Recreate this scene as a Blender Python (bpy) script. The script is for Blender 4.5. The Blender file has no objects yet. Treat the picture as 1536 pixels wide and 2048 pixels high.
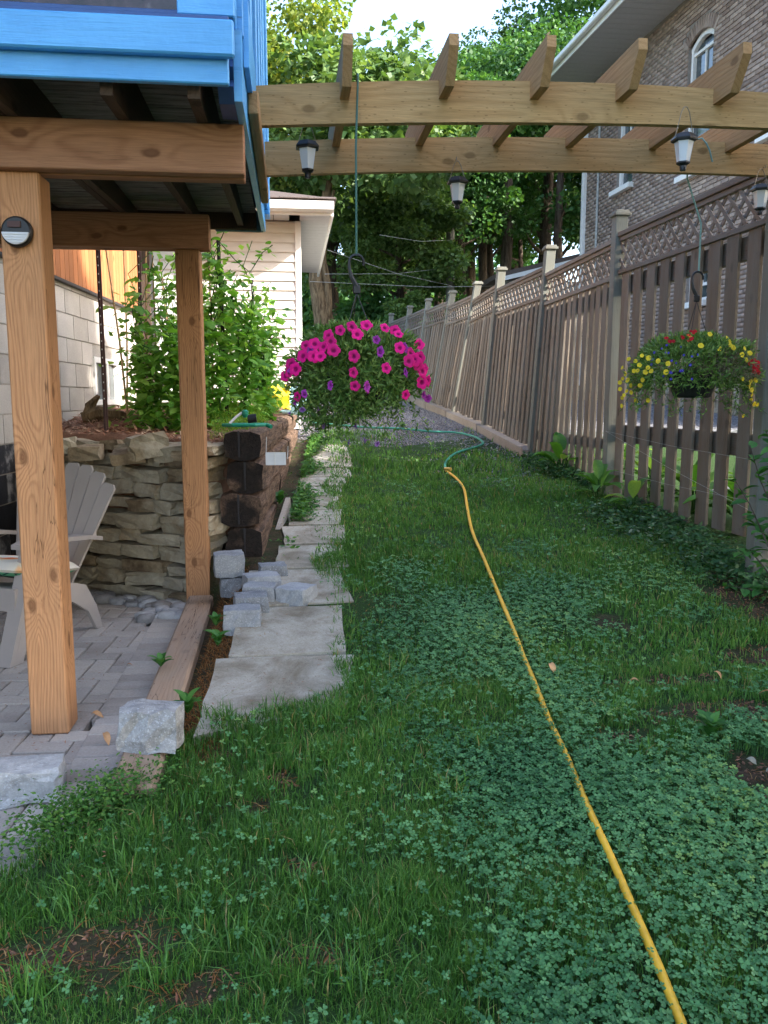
import bpy, math, random
import numpy as np
from math import sin, cos, tan, atan, pi, radians, sqrt
from mathutils import Vector, Matrix, Euler
random.seed(7); RNG = np.random.default_rng(11)
SC = bpy.context.scene; COL = SC.collection
U = random.uniform
# ------------------------------------------------------------------ camera
EYE = 1.28
PITCH = atan(227/1650.); YAW = atan(188/1650.*cos(PITCH))
cam = bpy.data.cameras.new('camera'); camo = bpy.data.objects.new('camera', cam); COL.objects.link(camo)
cam.sensor_fit = 'VERTICAL'; cam.sensor_height = 36; cam.lens = 36*1650/2048.; cam.clip_start = .05; cam.clip_end = 600
camo.location = (0, 0, EYE); camo.rotation_euler = (pi/2-PITCH, 0, -YAW)
SC.camera = camo
# ------------------------------------------------------------------ sky, sun, exposure
SUN_H = Vector((.86, -.51)).normalized(); SUN_EL = radians(33)
w = bpy.data.worlds.new('World'); SC.world = w; w.use_nodes = True
nt = w.node_tree; bg = nt.nodes['Background']; sky = nt.nodes.new('ShaderNodeTexSky')
sky.sky_type = 'NISHITA'; sky.sun_disc = False; sky.sun_elevation = SUN_EL
sky.sun_rotation = math.atan2(SUN_H.x, SUN_H.y); sky.air_density = 1.0; sky.dust_density = 2.4; sky.ozone_density = 1.0
nt.links.new(sky.outputs[0], bg.inputs[0]); bg.inputs[1].default_value = .15
sl = bpy.data.lights.new('sun', 'SUN'); so = bpy.data.objects.new('sun', sl); COL.objects.link(so)
sl.energy = 2.6; sl.angle = radians(.53); sl.color = (1, .94, .86)
sd = Vector((SUN_H.x*cos(SUN_EL), SUN_H.y*cos(SUN_EL), sin(SUN_EL)))
so.rotation_euler = sd.to_track_quat('Z', 'Y').to_euler(); so.location = (0, 0, 20)
SC.view_settings.view_transform = 'Standard'; SC.view_settings.look = 'None'
SC.view_settings.exposure = 2.48; SC.view_settings.gamma = 1.0
try: SC.view_settings.use_curve_mapping = False
except Exception: pass
# ------------------------------------------------------------------ pixel (1536x2048 photo) -> world helpers
_R = Vector((cos(YAW), -sin(YAW), 0)); _F = Vector((sin(YAW)*cos(PITCH), cos(YAW)*cos(PITCH), -sin(PITCH)))
_U = Vector((sin(YAW)*sin(PITCH), cos(YAW)*sin(PITCH), cos(PITCH)))
def ray(u, v): return _F + _R*((u-768)/1650.) - _U*((v-1024)/1650.)
def atY(u, v, Y): d = ray(u, v); return Vector((0, 0, EYE)) + d*(Y/d.y)
def atX(u, v, X): d = ray(u, v); return Vector((0, 0, EYE)) + d*(X/d.x)
def atZ(u, v, z): d = ray(u, v); return Vector((0, 0, EYE)) + d*((z-EYE)/d.z)
_py = [-5, 0, 1.6, 2.5, 3.5, 5, 6.8, 8.5, 10.4, 12.1, 15, 18, 25, 60]
_pz = [-.02, .0, .04, .06, .10, .27, .47, .64, .86, 1.0, 1.20, 1.28, 1.3, 1.6]
def gl(x, y): return np.interp(y, _py, _pz) + np.clip(np.asarray(x)-1.2, 0, 1.5)*.05*np.interp(y, [0, 5, 9], [0.3, 1, 0])
def snoise(x, y, s, seed=0):      # cheap smooth noise -1..1
    a = 0.
    rr = np.random.default_rng(seed)
    for k in range(6):
        th = rr.uniform(0, 6.28); f = s*rr.uniform(.6, 1.7); ph = rr.uniform(0, 6.28)
        a = a + np.sin((x*cos(th)+y*sin(th))*f+ph + 1.3*np.sin((x*sin(th)-y*cos(th))*f*.7+ph*2))
    return a/3.2
def gnd(u, v, dz=0):              # ray onto the lawn surface
    d = ray(u, v); o = Vector((0, 0, EYE)); t = .5
    while t < 60:
        p = o + d*t
        if p.z <= float(gl(p.x, p.y))+dz: return p
        t += .01
    return p
# ------------------------------------------------------------------ mesh helpers
class G:
    def __init__(s): s.v = []; s.f = []
    def add(s, vs, fs):
        n = len(s.v); s.v += [tuple(p) for p in vs]; s.f += [tuple(i+n for i in f) for f in fs]; return s
    def box(s, c, d, b=.003, M=None):
        hx, hy, hz = d[0]/2, d[1]/2, d[2]/2; b = min(b, hx*.45, hy*.45, hz*.45)
        vs = []; idx = {}
        for sx in (-1, 1):
            for sy in (-1, 1):
                for sz in (-1, 1):
                    for k, p in enumerate(((hx, hy-b, hz-b), (hx-b, hy, hz-b), (hx-b, hy-b, hz))):
                        idx[sx, sy, sz, k] = len(vs); vs.append(Vector((sx*p[0], sy*p[1], sz*p[2])))
        fs = []
        def q(l, n):
            a = vs[l[0]]; nn = (vs[l[1]]-a).cross(vs[l[2]]-a)
            fs.append(tuple(l) if nn.dot(Vector(n)) > 0 else tuple(reversed(l)))
        for sx in (-1, 1): q([idx[sx, -1, -1, 0], idx[sx, 1, -1, 0], idx[sx, 1, 1, 0], idx[sx, -1, 1, 0]], (sx, 0, 0))
        for sy in (-1, 1): q([idx[-1, sy, -1, 1], idx[1, sy, -1, 1], idx[1, sy, 1, 1], idx[-1, sy, 1, 1]], (0, sy, 0))
        for sz in (-1, 1): q([idx[-1, -1, sz, 2], idx[1, -1, sz, 2], idx[1, 1, sz, 2], idx[-1, 1, sz, 2]], (0, 0, sz))
        if b > 0:
            for a in (-1, 1):
                for c2 in (-1, 1):
                    q([idx[a, c2, -1, 0], idx[a, c2, -1, 1], idx[a, c2, 1, 1], idx[a, c2, 1, 0]], (a, c2, 0))
                    q([idx[a, -1, c2, 0], idx[a, -1, c2, 2], idx[a, 1, c2, 2], idx[a, 1, c2, 0]], (a, 0, c2))
                    q([idx[-1, a, c2, 1], idx[-1, a, c2, 2], idx[1, a, c2, 2], idx[1, a, c2, 1]], (0, a, c2))
            for sx in (-1, 1):
                for sy in (-1, 1):
                    for sz in (-1, 1): q([idx[sx, sy, sz, 0], idx[sx, sy, sz, 1], idx[sx, sy, sz, 2]], (sx, sy, sz))
        c = Vector(c)
        vs = [(M @ p if M is not None else p)+c for p in vs]
        return s.add(vs, fs)
    def b2(s, lo, hi, b=.003):
        return s.box([(a+c)/2 for a, c in zip(lo, hi)], [abs(c-a) for a, c in zip(lo, hi)], b)
    def bar(s, p0, p1, w_, h_, b=.002, up=(0, 0, 1)):    # box from p0 to p1, w_ sideways, h_ along up
        p0 = Vector(p0); p1 = Vector(p1); d = (p1-p0); L = d.length; d.normalize()
        sdv = d.cross(Vector(up)).normalized(); upv = sdv.cross(d).normalized()
        M = Matrix((sdv, d, upv)).transposed()
        return s.box((p0+p1)/2, (w_, L, h_), b, M)
    def prism(s, pts, off):                               # closed polygon extruded by off
        n = len(pts); a = [Vector(p) for p in pts]; o = Vector(off); bq = [p+o for p in a]
        nn = Vector((0, 0, 0))
        for i in range(n): nn += a[i].cross(a[(i+1) % n])
        fl = nn.dot(o) > 0
        f = [tuple(range(n))[::-1] if fl else tuple(range(n)), tuple(range(n, 2*n)) if fl else tuple(range(n, 2*n))[::-1]]
        for i in range(n):
            j = (i+1) % n
            f.append((i, j, n+j, n+i) if fl else (j, i, n+i, n+j))
        return s.add(a+bq, f)
    def tube(s, pts, r, n=8, cap=True):
        pts = [Vector(p) for p in pts]; m = len(pts); rs = r if isinstance(r, (list, tuple)) else [r]*m
        vs = []; fs = []; ref = None
        for i, p in enumerate(pts):
            t = (pts[min(i+1, m-1)]-pts[max(i-1, 0)]).normalized()
            if ref is None: ref = t.orthogonal().normalized()
            ref = (ref - t*ref.dot(t)).normalized(); bb = t.cross(ref)
            for k in range(n):
                a = 2*pi*k/n; vs.append(p+(ref*cos(a)+bb*sin(a))*rs[i])
        for i in range(m-1):
            for k in range(n):
                k2 = (k+1) % n; fs.append((i*n+k, i*n+k2, (i+1)*n+k2, (i+1)*n+k))
        if cap: fs.append(tuple(range(n))[::-1]); fs.append(tuple(range((m-1)*n, m*n)))
        return s.add(vs, fs)
    def lathe(s, c, prof, n=16, cap=True):
        vs = []; fs = []; m = len(prof)
        for r, z in prof:
            for k in range(n): a = 2*pi*(k+.5)/n; vs.append((c[0]+r*cos(a), c[1]+r*sin(a), c[2]+z))
        for i in range(m-1):
            for k in range(n): k2 = (k+1) % n; fs.append((i*n+k, i*n+k2, (i+1)*n+k2, (i+1)*n+k))
        if cap: fs.append(tuple(range(n))[::-1]); fs.append(tuple(range((m-1)*n, m*n)))
        return s.add(vs, fs)
    def xf(s, M): s.v = [tuple(M @ Vector(p)) for p in s.v]; return s
W = {}
def props(o, kw):
    for k, v in kw.items():
        if v is not None: o[k] = v
def mesh_of(name, g, mat, smooth=False, org=(0, 0, 0)):
    me = bpy.data.meshes.new(name); ox, oy, oz = org
    me.from_pydata([(a-ox, b-oy, c-oz) for a, b, c in g.v], [], g.f)
    if mat: me.materials.append(mat)
    if smooth: me.shade_smooth()
    me.update(); return me
def mesh_np(name, verts, faces, mat, rnd=None, smooth=False):
    verts = np.ascontiguousarray(verts, dtype=np.float32); faces = np.ascontiguousarray(faces, dtype=np.int32)
    n = len(verts); m, k = faces.shape
    me = bpy.data.meshes.new(name); me.vertices.add(n); me.loops.add(m*k); me.polygons.add(m)
    me.vertices.foreach_set('co', verts.ravel()); me.polygons.foreach_set('loop_start', np.arange(0, m*k, k, dtype=np.int32))
    me.loops.foreach_set('vertex_index', faces.ravel())
    if rnd is not None:
        a = me.attributes.new('rnd', 'FLOAT', 'FACE'); a.data.foreach_set('value', np.ascontiguousarray(rnd, dtype=np.float32))
    if mat: me.materials.append(mat)
    me.update(calc_edges=True)
    if smooth: me.shade_smooth()
    return me
def link(name, me, parent=None, wloc=(0, 0, 0), rot=None, scale=None, **kw):
    o = bpy.data.objects.new(name, me); COL.objects.link(o); wl = Vector(wloc); W[o.name] = wl
    if parent is not None: o.parent = parent; o.location = wl - W[parent.name]
    else: o.location = wl
    if rot is not None: o.rotation_euler = rot
    if scale is not None: o.scale = scale
    props(o, kw); return o
def thing(name, label, cat, loc=(0, 0, 0), rotz=0, group=None, local=False, kind=None):
    o = bpy.data.objects.new(name, None); COL.objects.link(o); o.empty_display_size = .1
    o.location = loc; o.rotation_euler = (0, 0, rotz)
    W[o.name] = Vector((0, 0, 0)) if local else Vector(loc)
    props(o, dict(label=label, category=cat, group=group, kind=kind)); return o
def bbc(g):
    xs, ys, zs = zip(*g.v); return Vector(((min(xs)+max(xs))/2, (min(ys)+max(ys))/2, (min(zs)+max(zs))/2))
def part(name, g, mat, parent, smooth=False, **kw):
    c = bbc(g); return link(name, mesh_of(name, g, mat, smooth, c), parent, c, **kw)
def solo(name, g, mat, label, cat, smooth=False, **kw):
    c = bbc(g); c.z = min(p[2] for p in g.v)
    return link(name, mesh_of(name, g, mat, smooth, c), None, c, label=label, category=cat, **kw)
def struct(name, g, mat, parent=None, smooth=False, **kw):
    if parent is None: kw['kind'] = 'structure'
    return link(name, mesh_of(name, g, mat, smooth), parent, W[parent.name] if parent else (0, 0, 0), **kw)
def dup(root, loc=None, rotz=None, label=None, scale=None):
    def cp(o, par):
        c = o.copy(); COL.objects.link(c); W[c.name] = W[o.name]
        if par is not None: c.parent = par
        for ch in o.children: cp(ch, c)
        return c
    r = cp(root, None)
    if loc is not None: r.location = loc
    if rotz is not None: r.rotation_euler = (0, 0, rotz)
    if label: r['label'] = label
    if scale: r.scale = (scale,)*3 if isinstance(scale, (int, float)) else scale
    return r
# ------------------------------------------------------------------ materials
class N:
    def __init__(s, name):
        s.m = bpy.data.materials.new(name); s.m.use_nodes = True; s.t = s.m.node_tree
        s.p = s.t.nodes['Principled BSDF']; s.o = s.t.nodes['Material Output']
    def n(s, ty, **kw):
        x = s.t.nodes.new('ShaderNode'+ty)
        for k, v in kw.items():
            if k.startswith('i_'): x.inputs[int(k[2:])].default_value = v
            else: setattr(x, k, v)
        return x
    def l(s, a, b): s.t.links.new(a, b)
    def math(s, op, a, b=None, c=None, clamp=False):
        x = s.n('Math', operation=op); x.use_clamp = clamp
        for i, q in enumerate((a, b, c)):
            if q is None: continue
            if isinstance(q, (int, float)): x.inputs[i].default_value = q
            else: s.l(q, x.inputs[i])
        return x.outputs[0]
    def noise(s, vec, sc, det=3, rough=.6, dist=0, col=False):
        x = s.n('TexNoise'); x.inputs['Scale'].default_value = sc; x.inputs['Detail'].default_value = det
        x.inputs['Roughness'].default_value = rough; x.inputs['Distortion'].default_value = dist
        if vec is not None: s.l(vec, x.inputs['Vector'])
        return x.outputs['Color' if col else 'Fac']
    def vor(s, vec, sc, feat='F1', out='Distance', rnd=1):
        x = s.n('TexVoronoi', feature=feat); x.inputs['Scale'].default_value = sc; x.inputs['Randomness'].default_value = rnd
        if vec is not None: s.l(vec, x.inputs['Vector'])
        return x.outputs[out]
    def obj(s, scale=(1, 1, 1), rnd=0.):
        c = s.n('TexCoord').outputs['Object']
        if rnd:
            oi = s.n('ObjectInfo').outputs['Random']; k = s.n('CombineXYZ')
            s.l(s.math('MULTIPLY', oi, 37.*rnd), k.inputs[0]); s.l(s.math('MULTIPLY', oi, 91.*rnd), k.inputs[1]); s.l(s.math('MULTIPLY', oi, 57.*rnd), k.inputs[2])
            a = s.n('VectorMath', operation='ADD'); s.l(c, a.inputs[0]); s.l(k.outputs[0], a.inputs[1]); c = a.outputs[0]
        if scale != (1, 1, 1):
            mp = s.n('Mapping'); mp.inputs['Scale'].default_value = scale; s.l(c, mp.inputs['Vector']); c = mp.outputs[0]
        return c
    def ramp(s, fac, stops):
        r = s.n('ValToRGB'); e = r.color_ramp.elements
        while len(e) < len(stops): e.new(.5)
        for x, (p, c) in zip(e, stops): x.position = p; x.color = (*c, 1) if len(c) == 3 else c
        s.l(fac, r.inputs[0]); return r.outputs[0]
    def mix(s, f, a, b, mode='MIX'):
        x = s.n('Mix', data_type='RGBA', blend_type=mode)
        for i, q in ((0, f), (6, a), (7, b)):
            if isinstance(q, (int, float)): x.inputs[i].default_value = q
            elif isinstance(q, tuple): x.inputs[i].default_value = (*q, 1)
            else: s.l(q, x.inputs[i])
        return x.outputs[2]
    def bump(s, h, st=.4, d=.01):
        b = s.n('Bump'); b.inputs['Strength'].default_value = st; b.inputs['Distance'].default_value = d
        s.l(h, b.inputs['Height']); s.l(b.outputs[0], s.p.inputs['Normal']); return b
    def fin(s, col, rough=.7, spec=.4):
        if isinstance(col, tuple): s.p.inputs['Base Color'].default_value = (*col, 1)
        else: s.l(col, s.p.inputs['Base Color'])
        if isinstance(rough, (int, float)): s.p.inputs['Roughness'].default_value = rough
        else: s.l(rough, s.p.inputs['Roughness'])
        s.p.inputs['Specular IOR Level'].default_value = spec; return s.m
def plain(name, col, rough=.5, var=.15, sc=20, spec=.4, metal=0, bump=.0):
    s = N(name); nz = s.noise(s.obj(rnd=1), sc, 4)
    c2 = tuple(x*(1-var) for x in col); c1 = tuple(min(1, x*(1+var)) for x in col)
    c = s.ramp(nz, [(.3, c2), (.7, c1)])
    if bump: s.bump(nz, bump, .004)
    s.p.inputs['Metallic'].default_value = metal
    return s.fin(c, rough, spec)
def wood(name, base, dark, axis='z', pitch=.009, knots=.6, grey=None, rough=.75, ctr=(.03, .05), var=.25, crack=.3, dash=0):
    s = N(name); c = s.obj(rnd=1 if var > .3 else 0); raw = s.obj(rnd=1)
    sep = s.n('SeparateXYZ'); s.l(c, sep.inputs[0]); x, y, z = sep.outputs
    a, b, l = {'z': (x, y, z), 'x': (y, z, x), 'y': (x, z, y)}[axis]
    oi = s.n('ObjectInfo').outputs['Random']
    cmb = s.n('CombineXYZ'); s.l(s.math('MULTIPLY', a, 1), cmb.inputs[0]); s.l(b, cmb.inputs[1])
    s.l(s.math('ADD', s.math('MULTIPLY', l, .16), s.math('MULTIPLY', oi, 40.)), cmb.inputs[2]); lw = cmb.outputs[0]
    wob = s.noise(lw, 4.5, 2, .5, col=True)
    ws = s.n('SeparateColor'); s.l(wob, ws.inputs[0])
    # knots: sparse cells stretched along the grain
    k3 = s.n('CombineXYZ'); ac = s.math('MULTIPLY_ADD', b, .9, a) if axis == 'z' else s.math('MULTIPLY_ADD', a, .9, b)
    s.l(s.math('MULTIPLY_ADD', ac, 4.3, s.math('MULTIPLY', oi, 11.)), k3.inputs[0])
    s.l(s.math('ADD', s.math('MULTIPLY', l, 2.3), s.math('MULTIPLY', oi, 23.)), k3.inputs[1])
    kv = s.n('TexVoronoi', voronoi_dimensions='2D'); kv.inputs['Scale'].default_value = 1; s.l(k3.outputs[0], kv.inputs['Vector'])
    kd = s.math('MULTIPLY_ADD', s.noise(s.obj(), 22, 2), .06, s.math('SUBTRACT', kv.outputs['Distance'], .03))
    halo = s.math('MULTIPLY', s.math('SUBTRACT', .42, kd, clamp=True), knots, clamp=True)
    ax = s.math('ADD', a, s.math('MULTIPLY_ADD', ws.outputs[0], .16, ctr[0]-.08))
    bx = s.math('ADD', b, s.math('MULTIPLY_ADD', ws.outputs[1], .16, ctr[1]-.08))
    rr = s.math('SQRT', s.math('ADD', s.math('MULTIPLY', ax, ax), s.math('MULTIPLY', bx, bx)))
    rr = s.math('ADD', rr, s.math('MULTIPLY', s.math('MULTIPLY', halo, halo), .5))
    ring = s.math('SINE', s.math('MULTIPLY', rr, 2*pi/pitch))
    ring = s.math('MULTIPLY_ADD', ring, .5, .5); ring = s.math('POWER', ring, 2.2)
    fib = s.n('CombineXYZ'); s.l(s.math('MULTIPLY', a, 60), fib.inputs[0]); s.l(s.math('MULTIPLY', b, 60), fib.inputs[1]); s.l(s.math('ADD', s.math('MULTIPLY', l, 2.5), s.math('MULTIPLY', oi, 30)), fib.inputs[2])
    fb = s.noise(fib.outputs[0], 4, 4, .65)
    col = s.mix(s.math('MULTIPLY', ring, s.math('MULTIPLY_ADD', s.noise(lw, 8, 2), .7, .05)), base, dark)
    lo = s.noise(lw, 3, 3); col = s.mix(s.math('MULTIPLY', s.math('SUBTRACT', lo, .4, clamp=True), 1.2), col, tuple(q*.72 for q in base))
    col = s.mix(.55, col, s.ramp(fb, [(.3, (.55, .55, .55)), (.7, (1.15, 1.15, 1.15))]), 'MULTIPLY')
    kc = s.ramp(kd, [(.05, (1, 1, 1)), (.085, (0, 0, 0))]) if knots else None
    if knots: col = s.mix(s.math('MULTIPLY', kc, .65), col, tuple(q*.45 for q in dark))
    if grey:
        gz = s.noise(lw, 7, 4, .65); col = s.mix(s.math('MULTIPLY', s.math('SUBTRACT', gz, .32, clamp=True), 3.0, clamp=True), col, grey)
    # drying checks
    ck = s.n('CombineXYZ'); s.l(s.math('MULTIPLY', a, 14), ck.inputs[0]); s.l(s.math('MULTIPLY', b, 14), ck.inputs[1]); s.l(s.math('ADD', s.math('MULTIPLY', l, .8), s.math('MULTIPLY', oi, 17)), ck.inputs[2])
    cn = s.noise(ck.outputs[0], 2.2, 3, .55, .4); crk = s.ramp(s.math('ABSOLUTE', s.math('SUBTRACT', cn, .5)), [(.0, (1, 1, 1)), (.012, (0, 0, 0))])
    msk = s.math('GREATER_THAN', s.noise(lw, 6, 1), .53)
    crf = s.math('MULTIPLY', s.math('MULTIPLY', crk, msk), crack)
    col = s.mix(crf, col, tuple(q*.25 for q in dark))
    if dash:
        dv = s.n('CombineXYZ'); s.l(s.math('MULTIPLY', l, 26), dv.inputs[0]); s.l(s.math('MULTIPLY', b, 70), dv.inputs[1]); s.l(s.math('MULTIPLY', a, 3), dv.inputs[2])
        dd = s.vor(dv.outputs[0], 1.0, rnd=.55); col = s.mix(s.math('MULTIPLY', s.ramp(dd, [(.16, (1, 1, 1)), (.22, (0, 0, 0))]), dash), col, tuple(q*.5 for q in dark))
    v = s.math('MULTIPLY_ADD', oi, var, 1-var/2); hsv = s.n('HueSaturation'); s.l(v, hsv.inputs['Value']); s.l(col, hsv.inputs['Color']); col = hsv.outputs[0]
    h = s.math('SUBTRACT', s.math('ADD', s.math('MULTIPLY', fb, .5), s.math('MULTIPLY', ring, -.25)), s.math('MULTIPLY', crf, 1.2))
    s.bump(h, .45, .003)
    return s.fin(col, rough, .25)
def leafm(name, stops, trans=.35, rough=.5, spec=.35, obj=False):
    s = N(name)
    if obj: f = s.n('ObjectInfo').outputs['Random']
    else: f = s.n('Attribute', attribute_name='rnd').outputs['Fac']
    n2 = s.noise(s.obj(), 60, 2); col = s.ramp(f, stops)
    col = s.mix(.35, col, s.ramp(n2, [(.35, (.7, .7, .7)), (.65, (1.2, 1.2, 1.2))]), 'MULTIPLY')
    s.fin(col, rough, spec)
    tr = s.n('BsdfTranslucent'); mx = s.n('MixShader'); mx.inputs[0].default_value = trans
    yc = s.mix(1.0, col, (1.3, 1.25, .55), 'MULTIPLY'); s.l(yc, tr.inputs[0])
    s.l(s.p.outputs[0], mx.inputs[1]); s.l(tr.outputs[0], mx.inputs[2]); s.l(mx.outputs[0], s.o.inputs[0])
    return s.m
M = {}
M['cedar_z'] = wood('cedar_post', (.56, .285, .135), (.26, .10, .04), 'z', .011, .95, ctr=(.02, .06), crack=.75)
M['cedar_x'] = wood('cedar_beam', (.50, .25, .135), (.25, .095, .045), 'x', .016, .6, ctr=(.10, .02), crack=.2)
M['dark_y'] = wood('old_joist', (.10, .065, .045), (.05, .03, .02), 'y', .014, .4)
M['perg_x'] = wood('pergola_beam', (.56, .36, .165), (.38, .22, .085), 'x', .022, .75, ctr=(.12, .05), crack=.15, dash=.55)
M['perg_y'] = wood('pergola_rafter', (.50, .30, .14), (.33, .17, .07), 'y', .02, .5, ctr=(.05, .1), crack=.1)
M['fence_z'] = wood('fence_board', (.19, .14, .098), (.095, .065, .045), 'z', .012, .7, grey=(.19, .172, .145), var=.45, crack=.3)
M['fence_y'] = wood('fence_rail', (.21, .15, .105), (.11, .075, .05), 'y', .012, .5, grey=(.19, .175, .155), var=.35)
M['fpost'] = wood('fence_post', (.185, .17, .135), (.11, .10, .075), 'z', .012, .4, grey=(.18, .19, .165), var=.3)
M['timber'] = wood('edging_timber', (.47, .31, .20), (.27, .16, .10), 'y', .014, .3, grey=(.33, .25, .19), crack=.9)
M['siding_cedar'] = wood('cedar_siding', (.42, .165, .065), (.30, .095, .03), 'z', .012, .15, var=.5, crack=.05)
M['bamboo'] = plain('bamboo', (.50, .33, .17), .6)
def mat_blue():
    s = N('blue_paint'); c = s.obj(rnd=1); n1 = s.noise(c, 3, 4); col = s.ramp(n1, [(.3, (.08, .36, .76)), (.7, (.12, .46, .88))])
    st = s.noise(s.obj((3, 60, 60), 1), 1.5, 4, .7); ch = s.ramp(st, [(.66, (0, 0, 0)), (.70, (1, 1, 1))]); ch2 = s.math('MULTIPLY', ch, s.math('GREATER_THAN', s.noise(c, 9, 2), .55))
    col = s.mix(s.math('MULTIPLY', ch2, .6), col, (.06, .14, .30)); s.bump(s.math('ADD', s.math('MULTIPLY', st, .8), s.math('ADD', s.math('MULTIPLY', ch2, -.8), s.noise(c, 14, 3))), .6, .006)
    return s.fin(col, .38, .5)
M['blue'] = mat_blue()
M['blue_shaded'] = plain('shaded_blue_paint', (.03, .09, .26), .4)  # darker copy of the porch blue, shade put into the colour
M['teal'] = plain('aged_teal_paint', (.10, .21, .25), .7, .3)
def mat_underside():
    s = N('peeling_deck_underside'); n1 = s.noise(s.obj((1, 9, 9), 1), 4, 6, .75)
    return s.fin(s.ramp(n1, [(.35, (.05, .04, .035)), (.5, (.20, .19, .165)), (.7, (.30, .30, .27))]), .85)
M['under'] = mat_underside()
def mat_screen():
    s = N('dark_insect_screen'); n1 = s.noise(s.obj(), 14, 4); return s.fin(s.ramp(n1, [(.4, (.012, .008, .01)), (.6, (.05, .03, .035)), (.75, (.16, .14, .13))]), .25, .5)
M['screen'] = mat_screen()
def mat_rock(name, stops, sc=6, bsc=40, bd=.012, rough=.85, rnd=1, spk=0):
    s = N(name); c = s.obj(rnd=rnd); n1 = s.noise(c, sc, 5, .65); oi = s.n('ObjectInfo').outputs['Random']
    f = s.math('ADD', s.math('MULTIPLY', n1, .65), s.math('MULTIPLY', oi, .42)); col = s.ramp(f, stops)
    n2 = s.noise(c, bsc, 6, .7)
    if spk: col = s.mix(s.math('MULTIPLY', s.ramp(s.noise(c, 160, 2), [(.58, (0, 0, 0)), (.66, (1, 1, 1))]), spk), col, (.62, .64, .68))
    col = s.mix(.4, col, s.ramp(n2, [(.3, (.5, .5, .5)), (.7, (1.25, 1.25, 1.25))]), 'MULTIPLY')
    s.bump(s.math('ADD', n2, n1), .7, bd); return s.fin(col, rough, .3)
M['stone'] = mat_rock('limestone_walling', [(.28, (.14, .095, .055)), (.42, (.33, .255, .16)), (.55, (.46, .405, .30)), (.7, (.34, .29, .205)), (.9, (.27, .25, .22))])
M['pebble'] = mat_rock('river_pebble', [(.25, (.22, .20, .18)), (.5, (.36, .36, .37)), (.8, (.52, .51, .49))], 5, 60, .002, .6)
M['block'] = mat_rock('tumbled_concrete_block', [(.3, (.19, .20, .215)), (.55, (.33, .345, .365)), (.8, (.47, .48, .50))], 9, 90, .005, .85, spk=.5)
M['blockr'] = mat_rock('split_face_block', [(.3, (.13, .13, .13)), (.5, (.27, .265, .26)), (.75, (.52, .51, .50))], 16, 45, .016, .85, spk=.6)
M['paver'] = mat_rock('paver', [(.25, (.27, .235, .205)), (.5, (.39, .355, .32)), (.8, (.46, .41, .355))], 3, 110, .002, .9)
M['concrete'] = mat_rock('concrete_slab', [(.3, (.29, .255, .20)), (.5, (.44, .405, .335)), (.8, (.52, .49, .42))], 4, 120, .003, .9)
def mat_slab():
    s = N('weathered_slab'); c = s.obj(rnd=1); a = s.noise(c, 2.2, 5, .65, .8); b = s.noise(c, 9, 6, .75); d = s.noise(c, 130, 4, .7)
    col = s.ramp(b, [(.3, (.33, .285, .22)), (.5, (.45, .41, .34)), (.7, (.52, .485, .42))]); col = s.mix(s.ramp(a, [(.47, (0, 0, 0)), (.66, (.7, .7, .7))]), col, (.17, .135, .085))
    sp = s.vor(c, 70); col = s.mix(s.ramp(sp, [(.10, (.7, .7, .7)), (.16, (0, 0, 0))]), col, (.07, .055, .04)); col = s.mix(.5, col, s.ramp(d, [(.3, (.6, .6, .6)), (.7, (1.2, 1.2, 1.2))]), 'MULTIPLY')
    s.bump(s.math('ADD', d, b), .6, .006); return s.fin(col, .95, .15)
M['concrete'] = mat_slab()
M['kerbc'] = mat_rock('kerb_concrete', [(.3, (.24, .20, .165)), (.6, (.33, .285, .24)), (.8, (.40, .36, .31))], 3, 60, .006, .9)
M['cmu'] = mat_rock('foundation_block', [(.3, (.40, .365, .325)), (.6, (.52, .475, .425)), (.85, (.58, .54, .49))], 3, 120, .003, .9)
M['mortar'] = plain('mortar', (.36, .33, .29), .95, .2, 60, .2, bump=.5)
M['tar'] = mat_rock('black_foundation_tar', [(.3, (.008, .008, .01)), (.6, (.03, .03, .035)), (.68, (.25, .24, .23))], 7, 90, .004, .6)
def mat_brick():
    s = N('brown_brick'); oi = s.n('ObjectInfo').outputs['Random']; rn = s.n('Attribute', attribute_name='rnd').outputs['Fac']
    f = s.math('FRACT', s.math('ADD', oi, rn)); n1 = s.noise(s.obj(), 1.2, 3)
    col = s.ramp(f, [(.0, (.20, .15, .125)), (.3, (.29, .225, .185)), (.55, (.34, .27, .225)), (.8, (.26, .205, .18)), (1, (.39, .315, .265))])
    col = s.mix(.5, col, s.ramp(n1, [(.3, (.7, .68, .7)), (.7, (1.2, 1.2, 1.15))]), 'MULTIPLY'); s.bump(s.noise(s.obj(), 50, 3), .4, .005); return s.fin(col, .9, .2)
M['brick'] = mat_brick()
M['bmortar'] = plain('brick_mortar', (.22, .195, .175), .95, .2, 30)
M['white'] = plain('white_trim', (.72, .72, .70), .5, .06)
M['soffit'] = plain('soffit_metal', (.44, .44, .45), .6, .06)
def mat_vinyl():
    s = N('cream_vinyl_siding'); n1 = s.noise(s.obj((1, 1, 6), 1), 4, 4); col = s.ramp(n1, [(.3, (.56, .55, .50)), (.7, (.64, .63, .58))]); s.bump(s.noise(s.obj((3, 3, 40)), 12, 3), .08, .002); return s.fin(col, .5, .4)
M['vinyl'] = mat_vinyl()
M['shingle'] = plain('brown_shingle', (.10, .08, .07), .95, .35, 70, .2, bump=.6)
M['glass'] = plain('window_glass', (.05, .065, .07), .06, .5, 3, .8)
M['curtain'] = plain('pale_blind', (.35, .36, .35), .5, .1)
M['black'] = plain('black_plastic', (.012, .013, .016), .42, .2)
M['matte_black'] = plain('matte_black_metal', (.02, .018, .02), .6, .2)
M['steel_brown'] = plain('brown_steel_post', (.07, .03, .025), .55, .25)
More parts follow.
